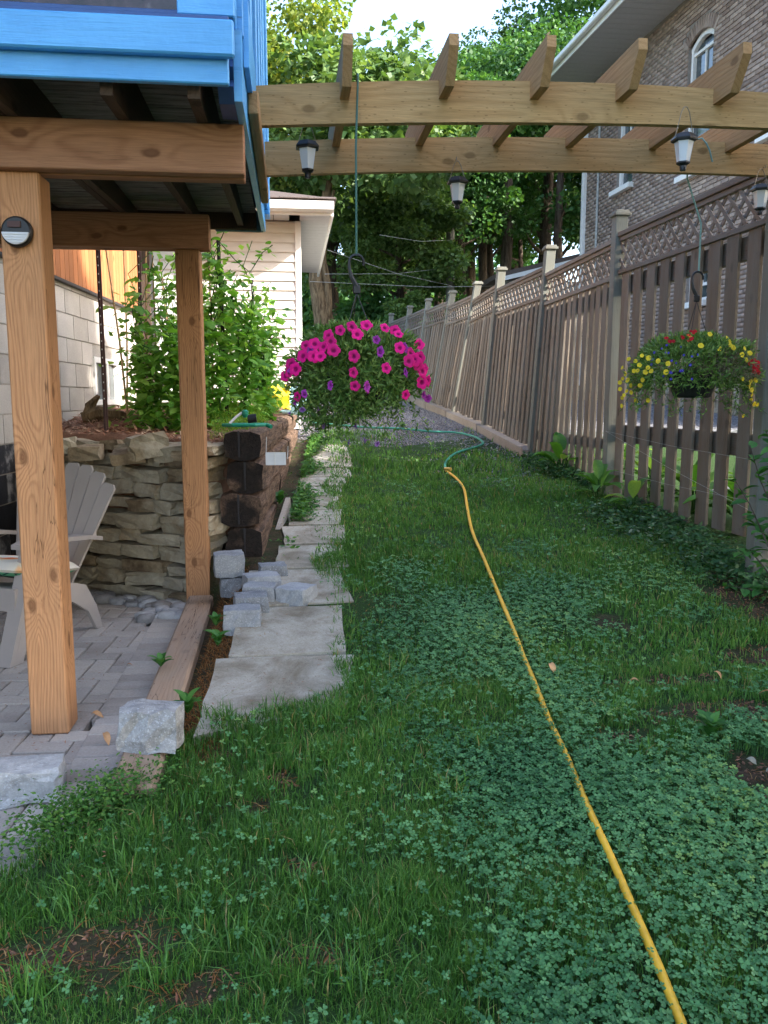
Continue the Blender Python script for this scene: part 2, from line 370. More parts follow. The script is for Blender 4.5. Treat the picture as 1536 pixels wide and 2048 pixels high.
M['frost'] = plain('frosted_lantern_pane', (.66, .68, .72), .35, .05, 8, .5)
M['wire'] = plain('thin_wire', (.30, .27, .22), .4, .1, metal=.6)
M['cord'] = plain('green_cord', (.055, .15, .125), .6, .1)
M['cordp'] = plain('pale_green_cord', (.20, .36, .33), .6, .1)
M['line'] = plain('fishing_line', (.35, .35, .33), .4, .1)
def mat_hose(name, c, stripe=False):
    s = N(name); n1 = s.noise(s.obj(), 25, 4); col = s.ramp(n1, [(.3, tuple(x*.85 for x in c)), (.7, tuple(min(1, x*1.08) for x in c))])
    return s.fin(col, .42, .5)
M['yhose'] = mat_hose('yellow_hose_rubber', (.95, .50, .04)); M['ghose'] = mat_hose('green_hose_rubber', (.05, .30, .20))
M['brass'] = plain('brass', (.5, .36, .12), .35, .1, metal=.9)
M['gplastic'] = plain('green_plastic', (.01, .22, .13), .35, .1)
M['taupe'] = plain('taupe_resin', (.39, .35, .325), .5, .05, 6, .4)
M['soil'] = None
def mat_cushion():
    s = N('floral_cushion_fabric'); c = s.obj(); v = s.n('TexVoronoi'); v.inputs['Scale'].default_value = 7; d = s.n('VectorMath', operation='ADD'); s.l(c, d.inputs[0])
    k = s.n('VectorMath', operation='SCALE'); s.l(s.noise(c, 9, 2, col=True), k.inputs[0]); k.inputs['Scale'].default_value = .13; s.l(k.outputs[0], d.inputs[1]); s.l(d.outputs[0], v.inputs['Vector'])
    a = s.ramp(v.outputs['Distance'], [(.08, (.05, .01, .01)), (.14, (.80, .12, .03)), (.32, (.85, .28, .08)), (.45, (.88, .62, .35)), (.55, (.80, .76, .66))])
    sp = s.n('SeparateXYZ'); s.l(c, sp.inputs[0]); side = s.math('LESS_THAN', sp.outputs[2], -.010)
    gn = s.ramp(s.vor(c, 16, 'DISTANCE_TO_EDGE'), [(.03, (.02, .09, .07)), (.07, (.13, .42, .24))]); col = s.mix(side, a, gn)
    return s.fin(col, .85, .2)
M['cushion'] = mat_cushion()
def mat_bark(name, c1, c2, sc=1):
    s = N(name); c = s.obj((12*sc, 12*sc, 2.2*sc), 1); n1 = s.noise(c, 1.6, 5, .7, .6); col = s.ramp(n1, [(.35, c1), (.65, c2)]); s.bump(n1, .9, .03); return s.fin(col, .95, .1)
M['bark'] = mat_bark('grey_bark', (.035, .025, .018), (.12, .095, .075)); M['bark_lit'] = mat_bark('sunlit_ochre_bark', (.07, .045, .025), (.26, .18, .10))  # second bark is a brighter ochre copy, sunlight put into its colour
def mat_log():
    s = N('weathered_rail_tie'); sp = s.n('SeparateXYZ'); c = s.obj(rnd=1); s.l(s.n('TexCoord').outputs['Object'], sp.inputs[0])
    gr = s.noise(s.obj((16, 1.3, 16), 1), 3, 6, .7, .5); col = s.ramp(gr, [(.3, (.03, .02, .014)), (.5, (.15, .095, .065)), (.7, (.30, .20, .14))])
    bl = s.noise(c, 4, 4); f = s.ramp(bl, [(.48, (0, 0, 0)), (.58, (1, 1, 1))])
    geo = s.n('NewGeometry'); ns = s.n('SeparateXYZ'); s.l(geo.outputs['Normal'], ns.inputs[0]); endf = s.math('LESS_THAN', ns.outputs[1], -.7)
    blk = s.math('MAXIMUM', s.math('MULTIPLY', endf, s.ramp(s.noise(c, 3.2, 2), [(.40, (0, 0, 0)), (.50, (1, 1, 1))])), s.math('MULTIPLY', f, .25))
    col = s.mix(s.math('MULTIPLY', blk, .93), col, (.012, .011, .011)); s.bump(gr, .9, .02); return s.fin(col, .85, .25)
M['tie'] = mat_log()
def mat_ground():
    s = N('lawn_soil'); c = s.obj(); n1 = s.noise(c, 9, 6, .7); n2 = s.noise(c, 90, 4, .7)
    da = s.n('Attribute', attribute_name='bare').outputs['Fac']
    soil = s.ramp(n1, [(.3, (.03, .021, .014)), (.6, (.075, .05, .033)), (.8, (.13, .09, .055))]); soil = s.mix(.5, soil, s.ramp(n2, [(.3, (.5, .5, .5)), (.7, (1.4, 1.3, 1.2))]), 'MULTIPLY')
    turf = s.mix(s.ramp(n2, [(.35, (0, 0, 0)), (.65, (1, 1, 1))]), (.018, .042, .012), (.045, .085, .024)); soil = s.mix(s.math('ADD', da, s.math('MULTIPLY', s.math('SUBTRACT', n1, .62), 2), clamp=True), turf, soil)
    sp = s.n('SeparateXYZ'); s.l(c, sp.inputs[0]); far = s.math('ADD', s.math('MULTIPLY', s.math('SUBTRACT', sp.outputs[1], 9.6), .8), s.math('MULTIPLY', s.math('SUBTRACT', n1, .5), 4.0), clamp=True)
    gs = s.noise(s.vor(c, 55, out='Color'), 1, 0); gv = s.n('SeparateColor'); s.l(s.vor(c, 42, out='Color'), gv.inputs[0])
    gr = s.ramp(gv.outputs[0], [(.1, (.08, .075, .08)), (.5, (.17, .17, .185)), (.9, (.28, .28, .29))])
    frs = s.math('MULTIPLY', s.math('SUBTRACT', sp.outputs[1], 19), .4, clamp=True)
    gr = s.mix(frs, gr, s.ramp(n1, [(.4, (.03, .035, .015)), (.6, (.05, .07, .02))]))
    s.bump(s.math('ADD', n2, s.math('MULTIPLY', s.vor(c, 42), .8)), .8, .012)
    return s.fin(s.mix(far, soil, gr), .95, .15)
M['ground'] = mat_ground()
M['joint'] = mat_rock('joint_sand', [(.3, (.09, .075, .055)), (.7, (.18, .15, .11))], 20, 150, .003, .95)
M['mulch'] = mat_rock('mulch_soil', [(.3, (.12, .055, .03)), (.7, (.25, .13, .08))], 20, 90, .012, .95)
M['asphalt'] = mat_rock('asphalt', [(.3, (.06, .06, .065)), (.7, (.12, .12, .125))], 8, 150, .004, .9)
def chipm():
    s = N('bark_chip'); f = s.n('Attribute', attribute_name='rnd').outputs['Fac']
    return s.fin(s.ramp(f, [(0, (.18, .07, .04)), (.4, (.38, .19, .115)), (.75, (.52, .31, .20)), (1, (.62, .46, .33))]), .9, .2)
M['chip'] = chipm()
def gravm():
    s = N('gravel_stone'); f = s.n('Attribute', attribute_name='rnd').outputs['Fac']
    return s.fin(s.ramp(f, [(0, (.08, .075, .08)), (.4, (.17, .17, .185)), (.8, (.27, .27, .29)), (1, (.30, .24, .18))]), .9, .2)
M['gravel'] = gravm()
M['grass'] = leafm('grass_blade', [(0, (.045, .125, .022)), (.35, (.08, .21, .036)), (.7, (.13, .29, .055)), (.93, (.22, .36, .085)), (1, (.34, .27, .11))], .3, .45)
M['dead'] = leafm('dead_grass', [(0, (.16, .055, .015)), (.5, (.32, .13, .035)), (1, (.42, .27, .12))], .2, .8)
M['clover'] = leafm('clover_leaf', [(0, (.04, .14, .045)), (.5, (.095, .25, .085)), (.85, (.155, .34, .125)), (1, (.24, .38, .09))], .25, .5, .3)
M['ivy'] = leafm('ground_cover_leaf', [(0, (.015, .06, .014)), (.6, (.04, .13, .03)), (.9, (.09, .19, .06)), (1, (.30, .36, .24))], .25)
M['weed'] = leafm('weed_leaf', [(0, (.03, .10, .015)), (.6, (.07, .20, .03)), (1, (.15, .28, .05))], .3)
M['bean'] = leafm('bean_leaf', [(0, (.08, .24, .03)), (.5, (.17, .40, .06)), (1, (.30, .52, .11))], .5)
M['bean_o'] = leafm('bean_leaf_large', [(0, (.08, .24, .03)), (.5, (.17, .40, .06)), (1, (.30, .52, .11))], .5, obj=True)
M['moss'] = leafm('moss_phlox', [(0, (.08, .20, .02)), (.6, (.18, .36, .04)), (1, (.34, .44, .06))], .4)
M['hosta'] = leafm('hosta_leaf', [(0, (.05, .16, .02)), (.6, (.11, .27, .04)), (1, (.24, .38, .09))], .45, obj=True)
M['shrub'] = leafm('shrub_leaf', [(0, (.03, .12, .02)), (.6, (.06, .20, .04)), (1, (.11, .28, .06))], .35, obj=True)
M['petleaf'] = leafm('petunia_leaf', [(0, (.045, .11, .02)), (.5, (.12, .24, .05)), (1, (.25, .36, .11))], .3)
M['dry'] = leafm('dry_stems', [(0, (.07, .06, .035)), (.5, (.15, .13, .08)), (1, (.26, .22, .14))], .1)
def treem(name, a, b, c, t=.35): return leafm(name, [(0, a), (.5, b), (1, c)], t, .5)
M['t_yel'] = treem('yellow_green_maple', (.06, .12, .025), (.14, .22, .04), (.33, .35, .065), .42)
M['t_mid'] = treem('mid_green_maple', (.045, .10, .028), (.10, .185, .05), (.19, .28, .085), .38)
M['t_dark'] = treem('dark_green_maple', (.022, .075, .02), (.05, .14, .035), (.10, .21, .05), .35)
def petal(name, c, dk, r0=.2):
    s = N(name); ln = s.n('VectorMath', operation='LENGTH'); s.l(s.n('TexCoord').outputs['Object'], ln.inputs[0])
    col = s.ramp(ln.outputs['Value'], [(0, dk), (.006 if r0 == .2 else r0, dk), (.012, c)] if r0 == .2 else [(0, dk), (r0, dk), (r0*1.4, c)])
    hs = s.n('HueSaturation'); s.l(s.math('MULTIPLY_ADD', s.n('ObjectInfo').outputs['Random'], .5, .75), hs.inputs['Value']); s.l(col, hs.inputs['Color'])
    s.fin(hs.outputs[0], .6, .2); tr = s.n('BsdfTranslucent'); s.l(hs.outputs[0], tr.inputs[0]); mx = s.n('MixShader'); mx.inputs[0].default_value = .35
    s.l(s.p.outputs[0], mx.inputs[1]); s.l(tr.outputs[0], mx.inputs[2]); s.l(mx.outputs[0], s.o.inputs[0]); return s.m
M['magenta'] = petal('magenta_petal', (.78, .012, .24), (.12, .0, .05)); M['purple'] = petal('purple_petal', (.42, .05, .40), (.10, .01, .15))
M['lilac'] = petal('lilac_petal', (.42, .25, .62), (.15, .05, .3)); M['yflower'] = petal('yellow_petal', (.95, .72, .05), (.55, .22, .01), .002)
M['red'] = petal('red_petal', (.50, .012, .02), (.3, .0, .01), .001); M['blueflower'] = petal('lobelia_petal', (.06, .04, .50), (.3, .3, .6), .0015)
# ------------------------------------------------------------------ numpy scatter builders
def blades(name, xy, z, h, wd, mat, lean=.35, **kw):
    n = len(xy); a = RNG.uniform(0, 2*pi, n); b = RNG.uniform(0, 2*pi, n); hh = h*RNG.uniform(.55, 1.25, n); ww = wd*RNG.uniform(.7, 1.3, n)
    ln = np.abs(RNG.normal(0, lean, n)); sx = np.cos(a)*ww/2; sy = np.sin(a)*ww/2; lx = np.cos(b)*ln*hh; ly = np.sin(b)*ln*hh
    x, y = xy[:, 0], xy[:, 1]; z0 = z-.005
    V = np.stack([np.stack([x-sx, y-sy, z0], 1), np.stack([x+sx, y+sy, z0], 1), np.stack([x-sx*.8+lx*.35, y-sy*.8+ly*.35, z0+hh*.6], 1),
                  np.stack([x+sx*.8+lx*.35, y+sy*.8+ly*.35, z0+hh*.6], 1), np.stack([x+lx, y+ly, z0+hh*(1-.25*np.minimum(ln, 1.5))], 1)], 1).reshape(-1, 3)
    i = np.arange(n)*5; F = np.concatenate([np.stack([i, i+1, i+3], 1), np.stack([i, i+3, i+2], 1), np.stack([i+2, i+3, i+4], 1)])
    r = RNG.beta(2, 2.4, n)+.16*snoise(x, y, 1.6, 91)+.12*snoise(x, y, 6, 92); r = np.where(RNG.random(n) < .035, 1., np.clip(r, 0, .95))
    return link(name, mesh_np(name, V, F, mat, np.concatenate([r, r, r])), **kw)
def leafgeo(P, D, Nn, L, Wd, fold=.12, droop=0.):
    """leaves: P base, D unit direction, Nn approx normal, L length, W width -> verts, faces(4 tris)"""
    n = len(P); D = D/np.maximum(np.linalg.norm(D, axis=1, keepdims=True), 1e-6); S = np.cross(D, Nn); S /= np.maximum(np.linalg.norm(S, axis=1, keepdims=True), 1e-6)
    Nn = np.cross(S, D); L = np.broadcast_to(np.asarray(L, float), (n,))[:, None]; Wd = np.broadcast_to(np.asarray(Wd, float), (n,))[:, None]
    c = P + D*L*.45 - Nn*Wd*fold; tip = P + D*L - Nn*L*droop
    l = P + D*L*.42 - S*Wd/2; r = P + D*L*.42 + S*Wd/2
    V = np.stack([P, l, c, r, tip], 1).reshape(-1, 3); i = np.arange(n)*5
    F = np.concatenate([np.stack([i, i+2, i+1], 1), np.stack([i, i+3, i+2], 1), np.stack([i+1, i+2, i+4], 1), np.stack([i+2, i+3, i+4], 1)])
    return V, F
def quadleaf(P, D, Nn, L, Wd):
    n = len(P); D = D/np.maximum(np.linalg.norm(D, axis=1, keepdims=True), 1e-6); S = np.cross(D, Nn); S /= np.maximum(np.linalg.norm(S, axis=1, keepdims=True), 1e-6)
    L = np.broadcast_to(np.asarray(L, float), (n,))[:, None]; Wd = np.broadcast_to(np.asarray(Wd, float), (n,))[:, None]
    V = np.stack([P, P+D*L*.5-S*Wd/2, P+D*L, P+D*L*.5+S*Wd/2], 1).reshape(-1, 3); i = np.arange(n)*4
    return V, np.stack([i, i+1, i+2, i+3], 1)
def unit(n): v = RNG.normal(0, 1, (n, 3)); return v/np.linalg.norm(v, axis=1, keepdims=True)
def lumps(name, P, s, mat, flat=.6, org=(0, 0, 0), **kw):       # little octahedral stones or chips
    n = len(P); a = RNG.uniform(0, pi, n); sx = s*RNG.uniform(.6, 1.4, n); sy = s*RNG.uniform(.4, 1., n); sz = s*flat*RNG.uniform(.6, 1.3, n)
    ca, sa = np.cos(a), np.sin(a); Q = []
    for dx, dy, dz in ((1, 0, 0), (0, 1, 0), (-1, 0, 0), (0, -1, 0), (0, 0, 1), (0, 0, -1)):
        jx = RNG.uniform(.7, 1.2, n); X = dx*sx*jx+dz*sx*.2; Y = dy*sy*jx; Q.append(np.stack([P[:, 0]+X*ca-Y*sa, P[:, 1]+X*sa+Y*ca, P[:, 2]+dz*sz*jx+dx*sz*.4], 1))
    V = np.stack(Q, 1).reshape(-1, 3); i = np.arange(n)*6; T = [(0, 1, 4), (1, 2, 4), (2, 3, 4), (3, 0, 4), (1, 0, 5), (2, 1, 5), (3, 2, 5), (0, 3, 5)]
    F = np.concatenate([np.stack([i+a_, i+b_, i+c_], 1) for a_, b_, c_ in T]); r = RNG.random(n)
    return link(name, mesh_np(name, V, F, mat, np.tile(r, 8)), **kw)
def rock(sx, sy, sz, rough=.14, seed=0, seg=3):                   # rough block mesh around the origin
    rr = random.Random(seed); g = G(); key = {}
    def vid(i, j, k):
        if (i, j, k) not in key:
            p = Vector((i/seg-.5, j/seg-.5, k/seg-.5)); q = p.normalized()*.62 if p.length else p
            p = p.lerp(q, .10)
            p = Vector((p.x*sx, p.y*sy, p.z*sz)); m_ = min(sx, sy, sz)*rough
            p += Vector((rr.uniform(-m_, m_), rr.uniform(-m_, m_), rr.uniform(-m_, m_)*.6)); key[i, j, k] = len(g.v); g.v.append(tuple(p))
        return key[i, j, k]
    for a in range(seg):
        for b in range(seg):
            for e, fl in ((0, 1), (seg, 0)):
                for fc in ([vid(e, a, b), vid(e, a+1, b), vid(e, a+1, b+1), vid(e, a, b+1)], [vid(a, b, e), vid(a+1, b, e), vid(a+1, b+1, e), vid(a, b+1, e)], [vid(b, e, a), vid(b, e, a+1), vid(b+1, e, a+1), vid(b+1, e, a)]):
                    g.f.append(tuple(fc[::-1]) if fl else tuple(fc))
    return g
# ================================================================== GROUND
def timber_right(y): return np.interp(y, [2.45, 4.9], [-.425, -.405])
def gfun(x, y):
    z = gl(x, y)
    tt = np.clip((x+.45)/.2, 0, 1); z = np.where((y > 2.35) & (y < 5.1) & (x < -.25), .045*(1-tt)+z*tt, z)
    pat = (x < np.interp(y, [1.7, 2.0, 2.4, 4.95], [-1.25, -.82, -.58, -.50])) & (y > 1.55) & (y < 6.3)
    z = np.where(pat, -.05, z)
    z = np.where((x > 3.05) & (y > 1), z - .03, z)
    return z
def make_ground():
    xs = np.concatenate([np.linspace(-120, -6, 12), np.linspace(-5, 5, 161), np.linspace(6, 120, 12)])
    ys = np.concatenate([np.linspace(-60, -3, 8), np.linspace(-2, 16, 241), np.linspace(18, 200, 24)])
    X, Y = np.meshgrid(xs, ys); Z = gfun(X, Y) + snoise(X, Y, 5, 3)*.006*(np.abs(X) < 4)
    Z = Z + np.clip(Y-60, 0, 200)*.05
    nx, ny = len(xs), len(ys); i, j = np.meshgrid(np.arange(nx-1), np.arange(ny-1)); a = (j*nx+i).ravel()
    me = mesh_np('ground', np.stack([X.ravel(), Y.ravel(), Z.ravel()], 1), np.stack([a, a+1, a+nx+1, a+nx], 1), M['ground'], smooth=True)
    at = me.attributes.new('bare', 'FLOAT', 'POINT'); strip = (np.abs(X+.36) < .16) & (Y > 2.3) & (Y < 5.2)
    at.data.foreach_set('value', np.maximum(np.minimum(dirt(X, Y)*1.2, 1), np.maximum(strip*1., (X < np.interp(Y, [5, 10], [0, .3])) & (Y > 2.4))).ravel().astype(np.float32)); link('ground', me, kind='structure')
def dirt(x, y):         # 0..1 bare soil mask
    m = np.zeros(np.shape(x))
    for (u, v, rx, ry) in DIRT:
        p = gnd(u, v); d2 = ((x-p.x)/rx)**2+((y-p.y)/ry)**2+.55*snoise(x, y, 26, int(u)); m = np.maximum(m, np.clip(1.4-d2, 0, 1))
    return m
DIRT = ((195, 1905, .20, .12), (560, 1560, .06, .05), (520, 1625, .05, .07), (1225, 1250, .11, .12), (1330, 1365, .24, .07), (1440, 1425, .30, .10), (1250, 1475, .10, .07), (1520, 1560, .13, .18), (1500, 1195, .2, .35), (620, 1930, .10, .05), (20, 1930, .1, .06), (610, 1740, .05, .06), (395, 1985, .12, .05), (1535, 1310, .2, .12))
make_ground()
# driveway behind the fence
struct('driveway', G().prism([(3.75, -4, .25), (6.9, -4, .25), (6.7, 10, .45), (3.55, 10, .45)], (0, 0, .09)), M['asphalt'])
# ------------------------------------------------------------------ patio of pavers (herringbone)
patio = thing('patio', None, None, (-1.2, 3.5, 0), kind='structure')
struct('joint_sand', G().b2((-3.2, 1.6, -.06), (-.51, 6.2, -.012), 0), M['joint'], patio)
pv = [mesh_of('paver', G().box((0, 0, 0), (.194, .094, .05), .004), M['paver']) for k in range(3)]
def in_patio(x, y): return -3.0 < x < float(np.interp(y, [1.7, 2.0, 2.3, 2.5, 4.95], [-1.0, -.78, -.64, -.72, -.76])) and 1.75 < y < 6.0 - (.0 if x < -1.7 else (x+1.7)*.62)
cells = []; A_ = radians(-3)
for i in range(-40, 40):
    for j in range(-40, 40):
        k = (i-j) % 4
        if k == 0: cx, cy, r = (i+1)*.1, (j+.5)*.1, 0
        elif k == 3: cx, cy, r = (i+.5)*.1, (j+1)*.1, pi/2
        else: continue
        # herringbone lattice in a slightly turned frame
        x = cx*cos(A_)-cy*sin(A_)-1.2; y = cx*sin(A_)+cy*cos(A_)+3.6
        if in_patio(x, y): cells.append((x, y, r))
seen = set(); cnt = 0
cells.sort(key=lambda c: (c[0]+.9)**2*1.2+(c[1]-3.4)**2)
# soldier course along the timber
for k in range(31):
    y = 2.16+k*.1; x = float(np.interp(y, [2.1, 2.5, 4.95], [-.66, -.685, -.715]))
    link('paver', pv[k % 3], patio, (x, y, -.0165+U(-.001, .002)), (U(-.008, .008), U(-.008, .008), U(-.015, .015)))
for (x, y, r) in cells:
    if cnt >= 268: break
    link('paver', pv[cnt % 3], patio, (x, y, -.025+U(-.003, .002)), (U(-.012, .012), U(-.012, .012), r+A_+U(-.015, .015))); cnt += 1
g = G()
for (x, y, r) in cells[268:]: g.box((x, y, -.026), (.194, .094, .05), 0, Matrix.Rotation(r+A_, 3, 'Z'))
if g.v: link('paver_field', mesh_of('paver_field', g, M['paver'], False, W[patio.name]), patio, W[patio.name], kind='stuff')
# ------------------------------------------------------------------ path of slabs
path = thing('path', None, None, (0, 4, .2), kind='structure')
yy = 2.92; k = 0; slabs = []
for (y0, y1, xa, xb) in [(2.84, 3.62, -.35, .23), (3.65, 4.24, -.30, .24), (4.28, 4.86, -.24, .30), (4.90, 5.36, -.10, .34), (5.40, 5.84, -.05, .36), (5.88, 6.3, -.03, .36), (6.33, 6.75, .02, .38), (6.78, 7.18, .03, .42), (7.21, 7.6, .08, .50), (7.63, 8.05, .12, .55), (8.1, 8.5, .15, .60), (8.55, 8.95, .17, .62), (9.0, 9.4, .20, .64)]:
    g = G(); j = [U(-.02, .02) for _ in range(8)]
    q = [(xa+j[0], y0+j[1]*.5), (xb+j[2], y0+j[3]*.5+(.25 if y0 < 3 else 0)), (xb+j[4], y1+j[5]*.5), (xa+j[6], y1+j[7]*.5)]
    pts = []
    for a_ in range(4):
        p0 = Vector(q[a_]); p1 = Vector(q[(a_+1) % 4])
        for t in range(5):
            p = p0.lerp(p1, t/5); pts.append((p.x+U(-.006, .006), p.y+U(-.006, .006)))
    sk = float(gl(0, (y0+y1)/2))
    pts3 = [(x, y, float(gl(x, y))-.035) for x, y in pts]
    g.prism(pts3, (0, 0, .05)); rt = Matrix.Rotation(U(-.05, .05), 4, 'Z'); cc = bbc(g); g.xf(Matrix.Translation(cc+Vector((0, 0, U(-.004, .004)))) @ rt @ Matrix.Rotation(U(-.012, .012), 4, 'Y') @ Matrix.Translation(-cc))
    part('slab', g, M['concrete'], path); slabs.append((y0, y1, xa, xb))
def on_path(x, y):
    r = np.zeros(np.shape(x), bool)
    for y0, y1, xa, xb in slabs: r |= (y > y0) & (y < y1) & (x > xa+.02) & (x < xb-.02)
    return r
# ------------------------------------------------------------------ raised bed ground
def bed_z(x, y): return 1.0 + np.clip((np.asarray(y)-5.2)*.055, 0, .2)
def log_x(y): return float(np.interp(y, [5.15, 10.2], [-.19, .10]))
def bed_front(x): return float(np.interp(x, [-2.1, -.50, -.44, -.2], [6.25, 5.26, 5.36, 5.36]))
def make_bed():
    nx, ny = 60, 90; V = []; F = []
    for j in range(ny+1):
        for i in range(nx+1):
            t = i/nx; x0 = -2.2; 
            s_ = j/ny; x = x0 + (log_x(5.2+s_*5.2)-.06-x0)*t; yf = bed_front(x)+.03; y = yf+(10.45-yf)*s_
            V.append((x, y, float(bed_z(x, y))+float(snoise(x, y, 7, 5))*.018 - (.05 if j == 0 else 0)))
    for j in range(ny):
        for i in range(nx): a = j*(nx+1)+i; F.append((a, a+1, a+nx+2, a+nx+1))
    n0 = len(V)
    for i in range(nx+1): V.append((V[i][0], V[i][1], .4))
    for i in range(nx): F.append((i+1, i, n0+i, n0+i+1))
    return link('bed_soil', mesh_np('bed_soil', V, F, M['mulch'], smooth=True), kind='structure')
make_bed()
n = 9000; x = RNG.uniform(-1.95, -.22, n); y = RNG.uniform(5.15, 8.6, n)
k = np.array([y[i] > bed_front(x[i])+.05 for i in range(n)]); x, y = x[k], y[k]; n = len(x)
P = np.stack([x, y, bed_z(x, y)+snoise(x, y, 7, 5)*.018+.006], 1); d = unit(n); d[:, 2] *= .25
nn = unit(n)*.4+np.array([0, 0, 1]); V, F = quadleaf(P, d, nn, RNG.uniform(.02, .07, n), RNG.uniform(.006, .018, n)); V[:, 2] += .004
link('bark_mulch', mesh_np('bark_mulch', V, F, M['chip'], RNG.random(n)), kind='stuff', label='reddish bark mulch covering the raised bed', category='mulch')
# ------------------------------------------------------------------ gravel and far ground stones
n = 26000; x = RNG.uniform(-.2, 2.6, n); y = 9.2+RNG.beta(1.1, 1.9, n)*7; f = snoise(x, y, 1.7, 8); k = (f+ (y-10.0)*.7 > -.2) & (x < 2.9-.05*y); x, y = x[k], y[k]
lumps('gravel', np.stack([x, y, gl(x, y)+.003], 1), .012, M['gravel'], kind='stuff', label='grey gravel covering the far end of the side yard', category='gravel')
n = 2600; x = RNG.normal(2.2, .35, n); y = RNG.uniform(6.8, 11, n); k = x < 2.62; x, y = x[k], y[k]
lumps('gravel', np.stack([x, y, gl(x, y)+.004], 1), .013, M['gravel'], kind='stuff', label='loose stones strewn in the grass beside the fence kerb', category='gravel')
# ================================================================== FENCE
PX = [2.82, 2.727, 2.632, 2.545, 2.466, 2.39, 2.325, 2.262, 2.20, 2.13]; PY = [2.15, 4.38, 6.60, 8.56, 10.39, 12.1, 13.6, 15.05, 16.6, 18.3]
LEAN = [0, 0, .005, .065, .085, .17, .17, .13, .10, .05]; PTOP = [2.72, 2.72, 2.72, 2.80, 2.86, 2.92, 2.98, 3.02, 3.06, 3.08]
fence = thing('wooden_fence', 'weathered wooden privacy fence with lattice top stepping up beside the lawn', 'fence', (2.6, 8, .5))
def fz(i): return float(np.interp(PY[i], [2, 6.6, 8.56, 10.4, 12.1, 15], [.42, .48, .66, .86, 1.0, 1.24]))
def fx(t, i, z):      # x of the fence plane between post i and i+1 at fraction t, height z
    zb = fz(i)*(1-t)+fz(i+1)*t; return PX[i]*(1-t)+PX[i+1]*t + tan(LEAN[i]*(1-t)+LEAN[i+1]*t)*(z-zb)
def fpt(t, i, z, off=0): return Vector((fx(t, i, z)+off, PY[i]*(1-t)+PY[i+1]*t, z))
for i in range(10):
    zb = fz(i)-.1; zt = PTOP[i]; b = Vector((PX[i], PY[i], zb)); t = Vector((PX[i]+tan(LEAN[i])*(zt-zb), PY[i], zt))
    g = G().bar(b, t, .098, .098, .004, up=(0, 1, 0)); p = part('post', g, M['fpost'], fence)
    cg = G().box(t+Vector((0, 0, .012)), (.135, .135, .026), .004); cg.box(t+Vector((0, 0, .033)), (.11, .11, .02), .006); part('post_cap', cg, M['fpost'], p)
PT = [2.57, 2.57, 2.54, 2.62, 2.68, 2.76, 2.84, 2.88, 2.9]     # top of lattice per panel
nlat = 0
for i in range(9):
    Lp = PY[i+1]-PY[i]; zt = PT[i]; zm = zt-.29; e = .055/Lp
    for (z, hh, ww) in ((zt, .035, .075), (zt-.035, .035, .04), (zm, .035, .05)):
        g = G().bar(fpt(e, i, z, -.0), fpt(1-e, i, z, -.0), ww, hh, .003); part('lattice_rail' if z < zt else 'cap_rail', g, M['fence_y'], fence)
    # lattice: two layers of diagonal laths clipped to the panel
    z0, z1 = zm+.018, zt-.05; H_ = z1-z0; sp = .128 if i < 4 else .14; far = G()
    for lay, sgn in ((0, 1), (1, -1)):
        c = -H_
        while c < Lp:
            ya, za, yb, zb_ = c, z0, c+H_, z1
            if sgn < 0: za, zb_ = z1, z0
            lo, hi = .05, Lp-.05
            t0 = max(0, (lo-ya)/(yb-ya)); t1 = min(1, (hi-ya)/(yb-ya))
            if t1-t0 > .12:
                a_ = fpt((ya+(yb-ya)*t0)/Lp, i, za+(zb_-za)*t0, -.006+.011*lay); b_ = fpt((ya+(yb-ya)*t1)/Lp, i, za+(zb_-za)*t1, -.006+.011*lay)
                g = G() if i in (1, 2, 3) else far
                g.bar(a_, b_, .009, .027, .0, up=(0, b_.z-a_.z, -(b_.y-a_.y)))
                if i in (1, 2, 3): part('lath', g, M['fence_y'], fence); nlat += 1
            c += sp
    if far.v: part('lattice', far, M['fence_y'], fence, kind='stuff')
    # backing rails and boards
    wide = i <= 1
    for z in ((zm-.11, 1.0) if wide else (zm-.12, fz(i)+.42)):
        g = G().bar(fpt(e, i, z, .035), fpt(1-e, i, z, .035), .038, .14 if z > 1.5 or wide else .09, .003); part('rail', g, M['fence_y'], fence)
    pitch = .2156 if wide else .150; bw = .14 if wide else .098; y = .085 if not wide else .11
    while y < Lp-.06:
        t = y/Lp; zb = (float(np.interp(PY[i]+y, [2, 6.6, 8.5], [.42, .46, .60])) if i < 3 else fz(i)*(1-t)+fz(i+1)*t+.10) + U(-.015, .015)
        top = zm-.018; a_ = fpt(t, i, zb); b_ = fpt(t, i, top); j = U(-.004, .004)
        g = G().bar((a_.x+j-.002, a_.y+U(-.003, .003), a_.z), (b_.x+j-.002, b_.y+U(-.003, .003), b_.z), .02, bw*U(.96, 1.02), .002, up=(0, 1, 0))
        part('board', g, M['fence_z'], fence)
        y += pitch
    if not wide:                # staggered boards on the far side of the rails
        y = .085+pitch*.5; bk = G()
        while y < Lp-.1:
            if not (i == 2 and y > .0 and y < 1.25):
                t = y/Lp; zb = fz(i)*(1-t)+fz(i+1)*t+.10; bk.bar(fpt(t, i, zb, .07), fpt(t, i, zm-.02, .07), .02, bw, .0, up=(0, 1, 0))
            y += pitch
        if bk.v: part('back_boards', bk, M['fence_z'], fence, kind='stuff')
